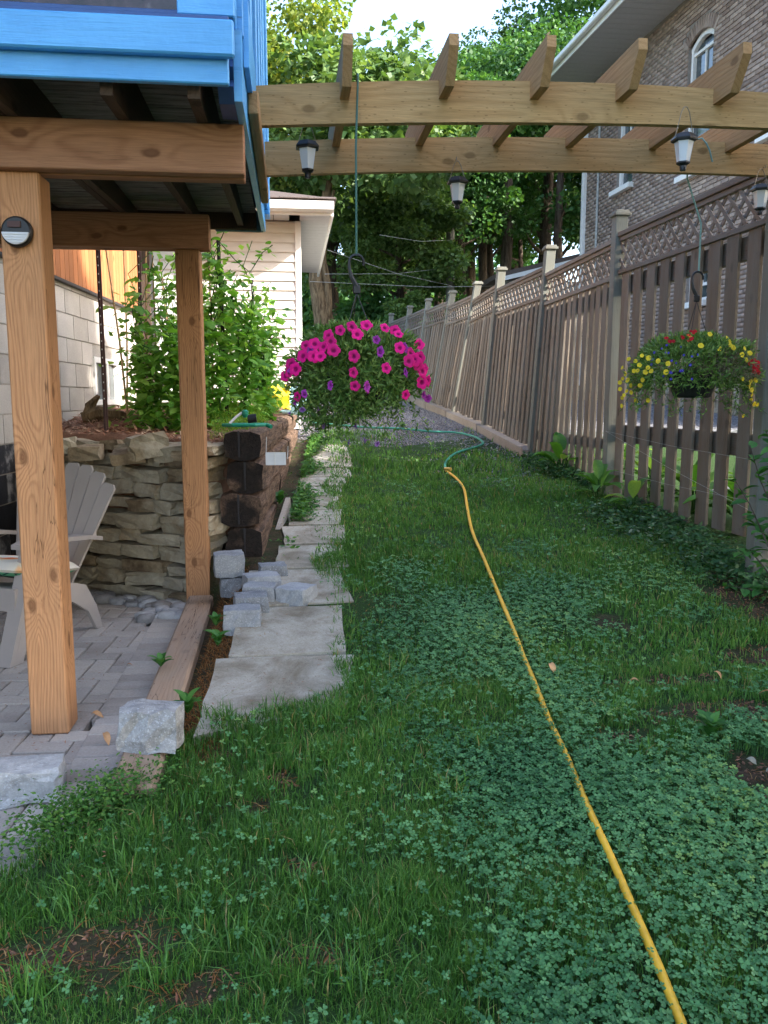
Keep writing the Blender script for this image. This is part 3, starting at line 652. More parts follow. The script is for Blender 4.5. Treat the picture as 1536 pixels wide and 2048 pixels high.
# concrete kerb under the fence from the third visible post on
kerb = thing('fence_kerb', 'rough concrete retaining kerb under the far fence panels', 'kerb', (2.5, 9, .8))
for i in range(3, 9):
    a_, b_ = (PX[i], PY[i]), (PX[i+1], PY[i+1]); za, zb = fz(i), fz(i+1); top = max(.0, .12)
    z0a = float(gl(a_[0], a_[1]))-.1; g = G()
    g.prism([(a_[0]-.10, a_[1]+.05, za-.2), (b_[0]-.10, b_[1]-.05+.045, zb-.2), (b_[0]-.10, b_[1]-.05+.045, zb+.09), (a_[0]-.10, a_[1]+.05, za+.10)], (.17, 0, 0)); part('kerb_section', g, M['kerbc'], kerb)
g = G().prism([(PX[3]-.10, PY[3]-.02, .4), (PX[3]-.10, PY[3]+.046, .4), (PX[3]-.10, PY[3]+.046, .78), (PX[3]-.10, PY[3]-.02, .74)], (.16, 0, 0)); part('kerb_section', g, M['kerbc'], kerb)
# cords strung across the near panel
a0 = Vector((2.57, 6.55, 1.0))
for n_, (p, q) in enumerate((((1211, 862), (1536, 925)), ((1211, 862), (1536, 1040)), ((1205, 935), (1536, 1010)))):
    g = G(); A = atX(p[0], p[1], 2.56); B = atX(q[0], q[1], 2.62); g.tube([A, (A+B)/2-Vector((0, 0, .015)), B], .0012, 4)
    solo('string', g, M['line'], ['upper thin string tied from the fence post across the near boards', 'steep thin string slanting down across the near fence boards', 'lowest thin string crossing near the fence foot'][n_], 'string')
# ================================================================== BRICK HOUSE (right)
HD = Vector((-.0533, 1, 0)).normalized(); HX0, HY0 = 7.154, 12.6     # wall face line
def hp(y, z, off=0): return Vector((HX0-(y-HY0)*.0533+off, y, z))
house = thing('brick_house', 'two storey brown brick house with arched white windows behind the fence', 'house', (9, 15, .4))
HY1 = 19.25; HYn = 10.2; ZT = 8.25
wins = [(13.93, 14.75, 5.2, 7.5, True), (16.75, 17.5, 5.6, 7.6, True), (11.5, 12.35, 5.2, 7.5, True), (13.75, 14.45, 2.95, 3.55, False), (10.95, 11.9, 2.2, 3.65, False)]
g = G().prism([hp(HYn, .2, .012), hp(HY1-.012, .2, .012), hp(HY1-.012, ZT, .012), hp(HYn, ZT, .012)], (6.5, 0, 0))
g2 = G()
# wall as a shell with recesses: built from strips between windows
def strips(y0, y1, z0, z1):
    ws = [w_ for w_ in wins if w_[0] < y1 and w_[1] > y0]
    ysx = sorted({y0, y1, *[w_[0] for w_ in ws], *[w_[1] for w_ in ws]}); out = []
    for a_, b_ in zip(ysx, ysx[1:]):
        cov = sorted([(w_[2], w_[3]) for w_ in ws if w_[0] <= a_ and w_[1] >= b_]); z = z0
        for c0, c1 in cov: out.append((a_, b_, z, c0)); z = c1
        out.append((a_, b_, z, z1))
    return out
gm = G()
for (a_, b_, z0, z1) in strips(HYn, HY1-.012, .2, ZT): gm.prism([hp(a_, z0, .012), hp(b_, z0, .012), hp(b_, z1, .012), hp(a_, z1, .012)], (.25, 0, 0))
gm.prism([hp(HYn, .2, .3), hp(HY1-.02, .2, .3), hp(HY1-.02, ZT-.02, .3), hp(HYn, ZT-.02, .3)], (6, 0, 0))
part('wall', gm, M['bmortar'], house)
BW, BH, MJ = .215, .062, .012; bm_cache = {}
cand = []
for r in range(int((ZT-1.0)/(BH+MJ))):
    z = 1.0+r*(BH+MJ)+BH/2; y = HYn + (BW+MJ)/2*(r % 2) + BW/2
    while y < HY1-BW/2+.02:
        hit = False
        for (w0, w1, z0, z1, arch) in wins:
            if y+BW/2 > w0-.0 and y-BW/2 < w1 and z0-.02 < z < z1+(.0):
                hit = True
            if arch and w0-.13 < y < w1+.13 and z1-.12 < z < z1+.30: 
                cy = (w0+w1)/2; R_ = (w1-w0)/2/cos(radians(50)); zc = z1-.18-R_*sin(radians(50))+.02
                if ((y-cy)**2+(z-zc)**2)**.5 < R_+.25: hit = True
        if not hit: cand.append((y, z))
        else:
            for (w0, w1, z0, z1, arch) in wins:        # half bricks beside a window
                if z0-.02 < z < z1+.0:
                    if y-BW/2 < w0-.06 and y+BW/2 > w0: cand.append(((y-BW/2+w0)/2-.004, z, w0-(y-BW/2)-.01))
                    if y+BW/2 > w1+.06 and y-BW/2 < w1: cand.append(((y+BW/2+w1)/2+.004, z, (y+BW/2)-w1-.01))
        y += BW+MJ
def vis(c):
    p = hp(c[0], c[1]); d = p-Vector((0, 0, EYE)); zc = d.dot(_F); u = 768+1650*d.dot(_R)/zc; v = 1024-1650*d.dot(_U)/zc
    return (u < 1530 and -5 < v < 460 and not (160 < v < 350 and (v < 250 or v > 285)) and len(c) == 2, -zc)
cand.sort(key=vis, reverse=True)
th_ = math.atan2(HD.y, HD.x)-pi/2; RM = Matrix.Rotation(th_, 3, 'Z')
bms = [mesh_of('brick', G().box((0, 0, 0), (.05, BW-U(0, .006), BH-U(0, .004)), .004), M['brick']) for _ in range(4)]
rest = []; 
for k_, c in enumerate(cand):
    j = U(-.0025, .0025)
    if k_ < 290 and len(c) == 2: link('brick', bms[k_ % 4], house, hp(c[0], c[1], .017+j), (0, 0, th_))
    else: rest.append((c[0], c[1], c[2] if len(c) > 2 else BW, j))
V = []; F = []
for (y, z, bw_, j) in rest:
    p = hp(y, z, j-.008); h2 = BH/2; w2 = bw_/2; n0 = len(V)
    for dx in (0, .03):
        for dy, dz in ((-w2, -h2), (w2, -h2), (w2, h2), (-w2, h2)): V.append((p.x+dx-dy*.0533, p.y+dy, p.z+dz))
    F += [(n0, n0+3, n0+2, n0+1), (n0+3, n0+7, n0+6, n0+2), (n0, n0+1, n0+5, n0+4), (n0, n0+4, n0+7, n0+3), (n0+1, n0+2, n0+6, n0+5)]
me = mesh_np('brickwork', np.array(V)-np.array(W[house.name]), F, M['brick'], np.repeat(RNG.random(len(rest)), 5)); link('brickwork', me, house, W[house.name], kind='stuff')
# far gable corner returns and stone base
g = G()
for r in range(11):
    y = HYn+U(0, .3)
    while y < HY1:
        L_ = U(.2, .5); c = hp(y+L_/2, .38+r*.115, -.03); rk = rock(.12, L_*.97, .11, .12, int(y*100)+r, 2); g.add([Vector(p)+c for p in rk.v], rk.f); y += L_
    if .38+r*.115 > 1.55: break
part('rubble_base', g, M['stone'], house, kind='stuff')
for (w0, w1, z0, z1, arch) in wins:
    cy = (w0+w1)/2; ww = w1-w0; fr = G(); gl_ = G(); off = .10
    def wy(y, z, o): return hp(y, z, o)
    zs = z1-(.18 if arch else 0)
    fr.bar(wy(w0+.035, z0, off), wy(w0+.035, zs, off), .07, .07, .003, up=(0, 1, 0)); fr.bar(wy(w1-.035, z0, off), wy(w1-.035, zs, off), .07, .07, .003, up=(0, 1, 0))
    fr.bar(wy(w0, z0+.035, off), wy(w1, z0+.035, off), .07, .07, .003)
    if arch:
        pr = []
        for a in range(9):
            t = a/8; pr.append((w0+ww*t, zs+.18*sin(pi*t)))
        for (ya, za), (yb, zb) in zip(pr, pr[1:]): fr.bar(wy(ya, za-.035, off), wy(yb, zb-.035, off), .075, .085, .0)
        fr.bar(wy(w0, zs-.10, off+.01), wy(w1, zs-.10, off+.01), .05, .05, .002)
    else: fr.bar(wy(w0, zs-.035, off), wy(w1, zs-.035, off), .07, .07, .003)
    mid = (z0+zs)/2
    fr.bar(wy(w0+.07, mid, off+.012), wy(w1-.07, mid, off+.012), .05, .05, .002)
    f_ = part('window', fr, M['white'], house)
    mu = G().bar(wy(cy, mid, off+.015), wy(cy, zs-.05, off+.015), .03, .03, .002, up=(0, 1, 0)); part('muntin', mu, M['white'], f_)
    gl_.prism([wy(w0+.06, z0+.06, off+.03), wy(w1-.06, z0+.06, off+.03), wy(w1-.06, zs+.05*arch, off+.03), wy(w0+.06, zs+.05*arch, off+.03)], (.006, 0, 0)); part('pane', gl_, M['glass'], f_)
    cu = G().prism([wy(w0+.06, z0+.06, off+.1), wy(w1-.06, z0+.06, off+.1), wy(w1-.06, mid, off+.1), wy(w0+.06, mid, off+.1)], (.005, 0, 0)); part('blind', cu, M['curtain'], f_)
    sg = G().bar(wy(w0-.08, z0-.05, -.02), wy(w1+.08, z0-.05, -.02), .2, .10, .005); part('sill', sg, M['white'], f_)
    if arch:                                         # voussoirs
        for a in range(15):
            an = radians(50+80*a/14); R_ = ww/2/cos(radians(50)); c0 = Vector((0, cy, 0)); zc = zs - R_*sin(radians(50))+.02
            p = hp(cy+(R_+.11)*cos(an), zc+(R_+.11)*sin(an), .010); part('arch_brick', G().box(p, (.045, .062, .21), .003, Matrix.Rotation(th_, 3, 'Z') @ Matrix.Rotation(pi/2-an, 3, 'X').inverted()), M['brick'], house)
# corner trim pipes, eaves
part('downpipe', G().bar(hp(HY1-.16, .9, -.04), hp(HY1-.16, ZT, -.04), .09, .13, .01, up=(0, 1, 0)), M['white'], house)
part('conduit', G().tube([hp(18.35, .9, -.03), hp(18.35, ZT, -.03)], .028, 8), M['curtain'], house)
g = G()
for k in range(48):
    y0 = HYn-.5+k*.21
    if y0 > HY1+.6: break
    g.prism([hp(y0, ZT, -1.05), hp(y0+.2, ZT, -1.05), hp(y0+.2, ZT, .25), hp(y0, ZT, .25)], (0, 0, .02))
part('soffit', g, M['soffit'], house, kind='stuff')
part('soffit_deck', G().prism([hp(HYn-.5, ZT+.022, -1.05), hp(HY1+.7, ZT+.022, -1.05), hp(HY1+.7, ZT+.022, 6), hp(HYn-.5, ZT+.022, 6)], (0, 0, .1)), M['soffit'], house)
part('fascia', G().bar(hp(HYn-.5, ZT+.07, -1.07), hp(HY1+.7, ZT+.07, -1.07), .03, .20, .004), M['white'], house)
part('gutter', G().bar(hp(HYn-.5, ZT+.11, -1.15), hp(HY1+.7, ZT+.11, -1.15), .11, .11, .02), M['white'], house)
part('roof', G().prism([hp(HYn-.5, ZT+.2, -1.1), hp(HY1+.8, ZT+.2, -1.1), hp(HY1+.8, ZT+2.6, 3.2), hp(HYn-.5, ZT+2.6, 3.2)], (0, 0, .06)), M['shingle'], house)
pr = thing('back_porch', 'small dark roofed porch with white fascia showing over the fence', 'porch', (6.2, 20.8, 1.2))
part('wall', G().b2((5.2, 20, 1.0), (7.4, 22, 4.1), .01), M['curtain'], pr); part('roof', G().prism([(4.9, 19.7, 4.1), (7.5, 19.7, 4.75), (7.5, 19.7, 4.85), (4.9, 19.7, 4.22)], (0, 2.6, 0)), M['shingle'], pr); part('fascia', G().prism([(4.88, 19.66, 4.0), (7.5, 19.66, 4.65), (7.5, 19.66, 4.75), (4.88, 19.66, 4.1)], (0, .03, 0)), M['white'], pr)
# ================================================================== LEFT HOUSE: block foundation and cedar siding
lh = thing('cedar_house', 'left house wall of orange cedar boards above a grey block foundation', 'house', (-2.2, 7, 0))
def lx(y): return float(np.interp(y, [2, 6.8, 9.6, 11], [-2.12, -1.85, -1.68, -1.60]))
def lpn(y, z, o=0): return Vector((lx(y)-o, y, z))
LZ = 2.22; LY1 = 9.55
WB = (7.9, 8.75, 1.22, 1.66)                              # basement window y0 y1 z0 z1
gm = G()
for (a_, b_, z0, z1) in ((2, WB[0], -.1, LZ), (WB[1], LY1, -.1, LZ), (WB[0], WB[1], -.1, WB[2]), (WB[0], WB[1], WB[3], LZ)):
    gm.prism([lpn(a_, z0, .012), lpn(b_, z0, .012), lpn(b_, z1, .012), lpn(a_, z1, .012)], (-.3, 0, 0))
gm.prism([lpn(LY1-.001, -.1, .02), lpn(LY1-.001, LZ, .02), lpn(LY1-.001, LZ, 2.5), lpn(LY1-.001, -.1, 2.5)], (0, -.2, 0))
part('foundation', gm, M['mortar'], lh)
for r in range(12):
    z0 = -.02+r*.2; y = 2.0+(.2 if r % 2 else 0)
    while y < LY1-.05:
        y1 = min(y+.39, LY1); zt = min(z0+.19, LZ-.002)
        if zt-z0 > .03:
            segs = [(y, y1)]
            if zt > WB[2] and z0 < WB[3]: segs = [(max(a_, y) if 0 else a_, b_) for a_, b_ in ((y, min(y1, WB[0])), (max(y, WB[1]), y1)) if b_-a_ > .03]
            for (a_, b_) in segs:
                tarry = z0 < .95 and a_ < 6.2
                part('block', G().prism([lpn(a_, z0), lpn(b_, z0), lpn(b_, zt), lpn(a_, zt)], (-.02, 0, 0)), M['tar' if tarry else 'cmu'], lh)
        y += .4
wg = G(); o_ = .05
for (a_, b_, z0, z1) in ((WB[0], WB[1], WB[2], WB[2]+.05), (WB[0], WB[1], WB[3]-.05, WB[3]), (WB[0], WB[0]+.05, WB[2]+.05, WB[3]-.05), (WB[1]-.05, WB[1], WB[2]+.05, WB[3]-.05), ((WB[0]+WB[1])/2-.03, (WB[0]+WB[1])/2+.03, WB[2]+.05, WB[3]-.05)):
    wg.prism([lpn(a_, z0, -.015), lpn(b_, z0, -.015), lpn(b_, z1, -.015), lpn(a_, z1, -.015)], (-.08, 0, 0))
f_ = part('window', wg, M['white'], lh); part('pane', G().prism([lpn(WB[0]+.04, WB[2]+.04, .03), lpn(WB[1]-.04, WB[2]+.04, .03), lpn(WB[1]-.04, WB[3]-.04, .03), lpn(WB[0]+.04, WB[3]-.04, .03)], (-.01, 0, 0)), M['glass'], f_)
y = 2.0; bi = 0
while y < LY1:
    wdt = .105 if bi % 2 == 0 else .105
    g = G().prism([lpn(y, LZ+.012, -.03), lpn(y+wdt, LZ+.012, -.03), lpn(y+wdt, 4.9, -.03), lpn(y, 4.9, -.03)], (-.02, 0, 0)); part('siding_board', g, M['siding_cedar'], lh); y += wdt+.007; bi += 1
part('wall', G().prism([lpn(2, LZ+.01, -.008), lpn(LY1, LZ+.01, -.008), lpn(LY1, 5, -.008), lpn(2, 5, -.008)], (-.3, 0, 0)), M['dark_y'], lh)
part('starter_strip', G().prism([lpn(2, LZ-.012, -.04), lpn(LY1, LZ-.012, -.04), lpn(LY1, LZ+.01, -.04), lpn(2, LZ+.01, -.04)], (-.05, 0, 0)), M['matte_black'], lh)
# ================================================================== WHITE GARAGE
gar = thing('garage', 'cream vinyl sided garage with wide white eaves behind the raised bed', 'garage', (-1, 12, 1.1))
GY = 10.5; GX1 = .15; GZ = 3.42
part('wall', G().b2((-3.2, GY+.02, .9), (GX1-.02, 14.6, GZ), 0), M['vinyl'], gar)
z = 1.12; 
while z < GZ-.02:
    z1 = min(z+.1135, GZ)
    for x0, x1 in ((-1.62, GX1-.05),):
        g = G().prism([(x0, GY+.016, z+.001), (x0, GY-.014, z), (x0, GY-.016, z+.010), (x0, GY+.001, z1), (x0, GY+.016, z1)], (x1-x0, 0, 0)); part('clapboard', g, M['vinyl'], gar)
    z += .1135
part('corner_post', G().b2((GX1-.06, GY-.022, 1.05), (GX1+.012, GY+.07, GZ), .004), M['white'], gar)
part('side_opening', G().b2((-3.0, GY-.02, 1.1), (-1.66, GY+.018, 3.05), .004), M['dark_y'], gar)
part('opening_lintel', G().b2((-3.0, GY-.03, 3.06), (-1.63, GY+.018, GZ), .004), M['vinyl'], gar)
OV = .36
sg = G()
for k in range(24):                                     # soffit planks on the right overhang
    y0 = GY-.42+k*.19
    if y0 < 14.9: sg.b2((GX1+.0, y0, GZ), (GX1+OV, y0+.182, GZ+.015), .002)
for k in range(20): 
    x0 = -3.2+k*.19
    if x0 < GX1-.19: sg.b2((x0, GY-.42, GZ+.001), (x0+.182, GY-.02, GZ+.016), .002)
part('soffit', sg, M['soffit'], gar, kind='stuff')
part('fascia', G().b2((GX1+OV, GY-.46, GZ-.03), (GX1+OV+.03, 14.9, GZ+.14), .004), M['white'], gar)
part('fascia', G().b2((-3.2, GY-.46, GZ-.02), (GX1+OV-.002, GY-.432, GZ+.12), .004), M['white'], gar)
part('gutter', G().prism([(-3.2, GY-.465, GZ+.01), (-3.2, GY-.56, GZ+.03), (-3.2, GY-.57, GZ+.12), (-3.2, GY-.465, GZ+.12)], (3.2+GX1+OV+.03, 0, 0)), M['white'], gar)
part('roof', G().add([(-3.3, GY-.55, GZ+.15), (GX1+OV+.06, GY-.55, GZ+.15), (GX1+OV+.06, 15, GZ+.15), (-3.3, 15, GZ+.15), (-3.3, 12.7, GZ+1.0), (-1.6, 12.7, GZ+1.0)], [(0, 1, 5, 4), (1, 2, 5), (2, 3, 4, 5), (0, 3, 2, 1)]), M['shingle'], gar)
for k in range(5):                                      # ragged shingle edge course
    pass
for k in range(12):
    x0 = GX1+OV+.06-.33*(k+1); 
    if x0 > -3.3: part('shingle', G().box((x0+.165, GY-.50, GZ+.165), (.325, .16, .014), .003, Matrix.Rotation(radians(18+U(-2, 2)), 3, 'X')), M['shingle'], gar)
# ================================================================== BLUE PORCH ON CEDAR POSTS
dk = thing('raised_porch', 'bright blue raised porch carried by cedar posts and beams over the patio', 'porch', (-1.2, 4.2, 0))
part('post', G().b2((-1.006, 3.150, 0), (-.866, 3.29, 2.07), .006), M['cedar_z'], dk, label='front cedar post with a round lamp')
part('post', G().b2((-.650, 5.04, -.03), (-.510, 5.18, 2.138), .006), M['cedar_z'], dk, label='rear cedar post beside the stone wall')
part('beam', G().b2((-3.4, 3.105, 2.07), (-.148, 3.165, 2.238), .004), M['cedar_x'], dk); part('beam', G().b2((-3.4, 3.172, 2.066), (-.150, 3.23, 2.238), .004), M['cedar_x'], dk)
part('beam', G().b2((-3.4, 5.02, 2.14), (-.45, 5.08, 2.33), .004), M['cedar_x'], dk); part('beam', G().b2((-3.4, 5.086, 2.14), (-.452, 5.15, 2.33), .004), M['cedar_x'], dk)
DX = -.152; Y0, Y1 = 2.80, 5.42
def zb(y): return 2.242+(y-3.15)*.048
for x in (-.29, -.56, -.93, -.972, -1.4, -1.85, -2.3, -2.75):
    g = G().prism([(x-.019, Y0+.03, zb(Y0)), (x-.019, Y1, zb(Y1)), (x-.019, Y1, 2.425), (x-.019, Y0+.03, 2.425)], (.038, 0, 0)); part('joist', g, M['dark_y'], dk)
y = Y0+.03
while y < Y1: part('deck_board', G().b2((-3.4, y, 2.427), (DX-.045, y+.138, 2.452), .002), M['under'], dk); y += .144
part('rim_joist', G().b2((-3.4, Y1, 2.33), (DX-.04, Y1+.038, 2.45), .003), M['dark_y'], dk)
part('drip_board', G().b2((-.45, Y1+.04, 2.325), (DX+.0, Y1+.07, 2.45), .003), M['teal'], dk)
part('fascia_board', G().b2((-3.4, 2.772, 2.252), (DX-.022, 2.80, 2.352), .004), M['blue'], dk)
part('fascia_board', G().b2((-3.4, 2.735, 2.322), (DX-.002, 2.768, 2.428), .006), M['blue'], dk)
part('sill', G().b2((-3.4, 2.79, 2.430), (DX-.02, 2.95, 2.46), .003), M['blue_shaded'], dk)
part('screen_frame', G().b2((-3.4, 2.86, 2.462), (-.33, 2.89, 2.50), .003), M['blue_shaded'], dk)
part('corner_post', G().b2((-.33, 2.80, 2.462), (DX-.002, 2.93, 5.0), .004), M['blue'], dk)
part('screen', G().b2((-3.4, 2.90, 2.46), (-.33, 2.906, 4.9), 0), M['screen'], dk)
# side skirt and cladding
part('skirt_end', G().prism([(-.215, 2.90, 2.40), (-.215, 2.84, 2.33), (-.215, 2.87, 2.30), (-.215, 2.84, 2.27), (-.215, 2.90, 2.235), (-.215, 3.05, 2.235), (-.215, 3.05, 2.40)], (.05, 0, 0)), M['blue_shaded'], dk)
part('skirt_board', G().prism([(DX-.012, 2.86, 2.232), (DX-.012, Y1+.07, 2.33), (DX-.012, Y1+.07, 2.45), (DX-.012, 2.86, 2.45)], (.026, 0, 0)), M['blue'], dk)
part('skirt_board', G().prism([(DX+.016, 2.95, 2.37), (DX+.016, Y1+.02, 2.43), (DX+.016, Y1+.02, 2.60), (DX+.016, 2.95, 2.58)], (.018, 0, 0)), M['blue'], dk)
for (a_, b_, o, z0) in ((2.935, 3.10, .0, 2.46), (3.30, 3.42, .012, 2.44), (3.62, 3.72, .02, 2.42), (4.0, 4.1, .02, 2.42), (4.4, 4.5, .02, 2.40), (4.8, 4.92, .02, 2.40)):
    part('side_trim', G().b2((DX-.03+o, a_, z0), (DX+.018+o, b_, 5.0), .003), M['blue'], dk)
part('side_panel', G().b2((DX-.04, 2.94, 2.455), (DX-.012, Y1, 5.0), 0), M['blue_shaded'], dk)
part('rear_corner_trim', G().b2((DX-.02, Y1-.12, 2.40), (DX+.045, Y1+.04, 5.0), .003), M['blue'], dk)
part('rear_wall', G().b2((-3.4, Y1-.03, 2.46), (DX-.02, Y1+.02, 5.0), 0), M['blue_shaded'], dk)
part('roof', G().b2((-3.5, 2.5, 5.0), (DX+.2, 5.8, 5.12), .01), M['shingle'], dk)  # unseen roof slab, added to cast shade on the porch
# round solar lamp on the post
lp = thing('post_lamp', 'round black solar lamp with half frosted glass on the front cedar post', 'lamp', (-.955, 3.148, 1.84))
c = atY(35, 464, 3.14); R_ = .052
g = G(); g.lathe((0, 0, 0), [(R_, 0), (R_+.002, .006), (R_, .018), (R_-.006, .024)], 28); g.xf(Matrix.Translation(c+Vector((0, .006, 0))) @ Matrix.Rotation(pi/2, 4, 'X')); part('housing', g, M['black'], lp)
def disc(c, r, a0, a1, y0, y1, n=16): return G().prism([(c.x+r*cos(a0+(a1-a0)*k/n), y0, c.z+r*sin(a0+(a1-a0)*k/n)) for k in range(n+1)], (0, y1-y0, 0))
part('lens', disc(c, R_-.006, pi+.12, 2*pi-.12, c.y-.030, c.y-.016), M['frost'], lp)
for k in range(4): z = c.z-.012-k*.009; hw = sqrt(max(0, (R_-.008)**2-(z-c.z)**2)); part('lens_rib', G().b2((c.x-hw, c.y-.034, z-.0015), (c.x+hw, c.y-.028, z+.0015), .0005), M['frost'], lp)
part('solar_panel', G().b2((c.x-.027, c.y-.024, c.z+.012), (c.x+.018, c.y-.017, c.z+.033), .001), M['steel_brown'], lp)
# ================================================================== PERGOLA
pg = thing('pergola', 'new pine pergola beams and rafters bridging from the blue porch to the right', 'pergola', (1, 3.9, 2.4))
def pbeam(y0, y1, prof):
    top = [(x, y0, zt) for x, zt, zb_ in prof]; bot = [(x, y0, zb_) for x, zt, zb_ in prof]
    g = G(); n = len(prof); off = Vector((0, y1-y0, 0))
    # quads strip (front, back, top, bottom, ends)
    vs = [Vector(p) for p in top]+[Vector(p) for p in bot]; vs += [p+off for p in vs]
    fs = []
    for i in range(n-1): fs += [(i, n+i, n+i+1, i+1), (2*n+i, 2*n+i+1, 3*n+i+1, 3*n+i), (i, i+1, 2*n+i+1, 2*n+i), (n+i, 3*n+i, 3*n+i+1, n+i+1)]
    fs += [(0, 2*n, 3*n, n), (n-1, 2*n-1, 4*n-1, 3*n-1)]
    return g.add(vs, fs)
def sm(p, n=26):
    xs = [q[0] for q in p]; co1 = np.polyfit(xs, [q[1] for q in p], 2); co2 = np.polyfit(xs, [q[2] for q in p], 2)
    X = np.linspace(xs[0], xs[-1], n); return [(x, np.polyval(co1, x), np.polyval(co2, x)) for x in X]
YF, YR = 3.60, 4.25
part('beam', pbeam(YF, YF+.038, sm([(-.122, 2.54, 2.391), (.3, 2.575, 2.408), (.768, 2.60, 2.431), (1.5, 2.608, 2.455), (2.62, 2.575, 2.45)])), M['perg_x'], pg)
part('beam', pbeam(YR, YR+.038, sm([(-.103, 2.516, 2.36), (.4, 2.545, 2.385), (.922, 2.57, 2.412), (1.7, 2.59, 2.432), (2.8, 2.58, 2.428)])), M['perg_x'], pg)
for px_, py_ in ((2.56, YF+.09), (2.62, YR+.09)): part('post', G().b2((px_-.045, py_-.045, .2), (px_+.045, py_+.045, 2.56), .005), M['fpost'], pg)
part('ledger', G().b2((DX+.017, 3.2, 2.305), (DX+.055, 4.6, 2.385), .004), M['perg_y'], pg)
RX = [(.242, 2.502), (.655, 2.52), (1.045, 2.532), (1.42, 2.538), (1.86, 2.542), (2.27, 2.54)]
for x, z in RX:
    H_ = .165; pts = [(x-.019, 3.375, z+H_), (x-.019, 3.37, z+H_-.045), (x-.019, 3.455, z), (x-.019, 4.55, z+.0), (x-.019, 4.62, z+H_-.05), (x-.019, 4.62, z+H_)]
    part('rafter', G().prism(pts, (.038, 0, 0)), M['perg_y'], pg)
part('screw', G().lathe((0, 0, 0), [(.006, 0), (.006, .003)], 10).xf(Matrix.Translation(atY(495, 181, YF-.001)) @ Matrix.Rotation(pi/2, 4, 'X')), M['brass'], pg)
# ------------------------------------------------------------------ lanterns
def lantern(c, s, label, hook, wirey=None):
    t = thing('hanging_lantern', label, 'lantern', c, group='solar lanterns hung from the pergola')
    cx, cy, cz = c
    part('cap', G().lathe(c, [(.036*s, .052*s), (.046*s, .050*s), (.066*s, .028*s), (.070*s, .022*s), (.068*s, .014*s), (.054*s, .010*s)], 6), M['black'], t)
    for k in range(6):
        a0 = 2*pi*(k+.5)/6; a1 = 2*pi*(k+1.5)/6; rt, rb = .048*s, .030*s
        part('pane', G().add([(cx+rt*cos(a0), cy+rt*sin(a0), cz+.012*s), (cx+rt*cos(a1), cy+rt*sin(a1), cz+.012*s), (cx+rb*cos(a1), cy+rb*sin(a1), cz-.095*s), (cx+rb*cos(a0), cy+rb*sin(a0), cz-.095*s)], [(0, 3, 2, 1)]), M['frost'], t)
        p = G().tube([(cx+(rt+.001)*cos(a0), cy+(rt+.001)*sin(a0), cz+.012*s), (cx+(rb+.001)*cos(a0), cy+(rb+.001)*sin(a0), cz-.095*s)], .0012*s, 4); part('rib', p, M['frost'], t)
    part('base', G().lathe(c, [(.018*s, -.122*s), (.018*s, -.112*s), (.036*s, -.100*s), (.036*s, -.092*s)], 6), M['black'], t)
    part('stem', G().lathe(c, [(.013*s, -.137*s), (.016*s, -.134*s), (.016*s, -.120*s)], 12), M['black'], t)
    h = Vector(hook); g = G(); pts = [Vector((cx-.052*s, cy, cz+.03*s)), h+Vector((-.022*s, 0, -.02)), h+Vector((-.008*s, 0, 0)), h+Vector((.008*s, 0, 0)), h+Vector((.022*s, 0, -.02)), Vector((cx+.052*s, cy, cz+.03*s))]
    part('hanger', g.tube(pts, .002, 5), M['wire'], t); return t
c1 = atY(615, 303, 3.72); lantern(c1, .80, 'frosted lantern under the rafters nearest the blue porch', (c1.x, c1.y, c1.z+.12))
c3 = atY(1368, 288, 3.54); lantern(c3, .80, 'frosted lantern hanging before the front beam at the right', (c3.x, c3.y-.0, c3.z+.15))
c2 = atY(915, 372, 4.225); lantern(c2, .80, 'frosted lantern hooked to the rear beam left of the fence', (c2.x+.0, 4.235, atY(915, 322, 4.235).z))
c4 = atY(1522, 386, 4.225); lantern(c4, .80, 'frosted lantern hooked to the rear beam by the right edge', (c4.x, 4.235, atY(1528, 338, 4.235).z))
for c, (u, v) in ((c2, (912, 318)), (c4, (1528, 334))):
    p = atY(u, v, 4.245); solo('wire_hook', G().tube([p+Vector((0, .02, .0)), p, p+Vector((0, -.015, -.008)), p+Vector((0, -.016, .006))], .0026, 5), M['wire'], 'small wire hook in the rear beam above the '+('middle lantern' if c is c2 else 'right edge lantern'), 'hook')
# ================================================================== STONE WALL
sw = thing('dry_stone_wall', 'dry stacked limestone retaining wall behind the patio chair', 'wall', (-1.2, 5.5, 0))
A_ = Vector((-.50, 5.24, 0)); B_ = Vector((-2.10, 6.26, 0)); D_ = (B_-A_); LL = D_.length; D_.normalize(); NN = Vector((-D_.y, D_.x, 0)); NN = NN if NN.y < 0 else -NN
ang = math.atan2(D_.y, D_.x); z = -.02; course = 0; heights = [.085, .10, .085, .11, .095, .12, .09, .115, .10, .085, .075]
for hh in heights:
    s_ = U(-.1, 0)
    while s_ < LL:
        L_ = U(.15, .42)*(1.15 if hh > .1 else .9); c = A_+D_*(s_+L_/2)+NN*(U(-.035, .03)+.04-z*.09); d_ = U(.2, .26)
        rk = rock(L_*.94, d_, hh*U(.74, .93), .15, random.randrange(9999), 3); m_ = mesh_of('stone', rk, M['stone'])
        link('stone', m_, sw, (c.x, c.y, z+hh/2), (U(-.10, .10), U(-.09, .09), ang+U(-.2, .2))); s_ += L_
    z += hh*.965
for (u, v, L_, h_, d_, rz) in ((292, 893, .22, .15, .18, .4), (345, 903, .20, .09, .16, -.2), (175, 905, .20, .09, .2, 0), (130, 893, .14, .11, .15, .4), (258, 912, .2, .07, .2, .1), (370, 915, .16, .06, .2, 0)):
    p = atY(u, v, 5.22+(.35 if u < 200 else .1)); link('stone', mesh_of('stone', rock(L_, d_, h_, .12, u, 3), M['stone']), sw, p, (U(-.2, .2), U(-.2, .2), rz))
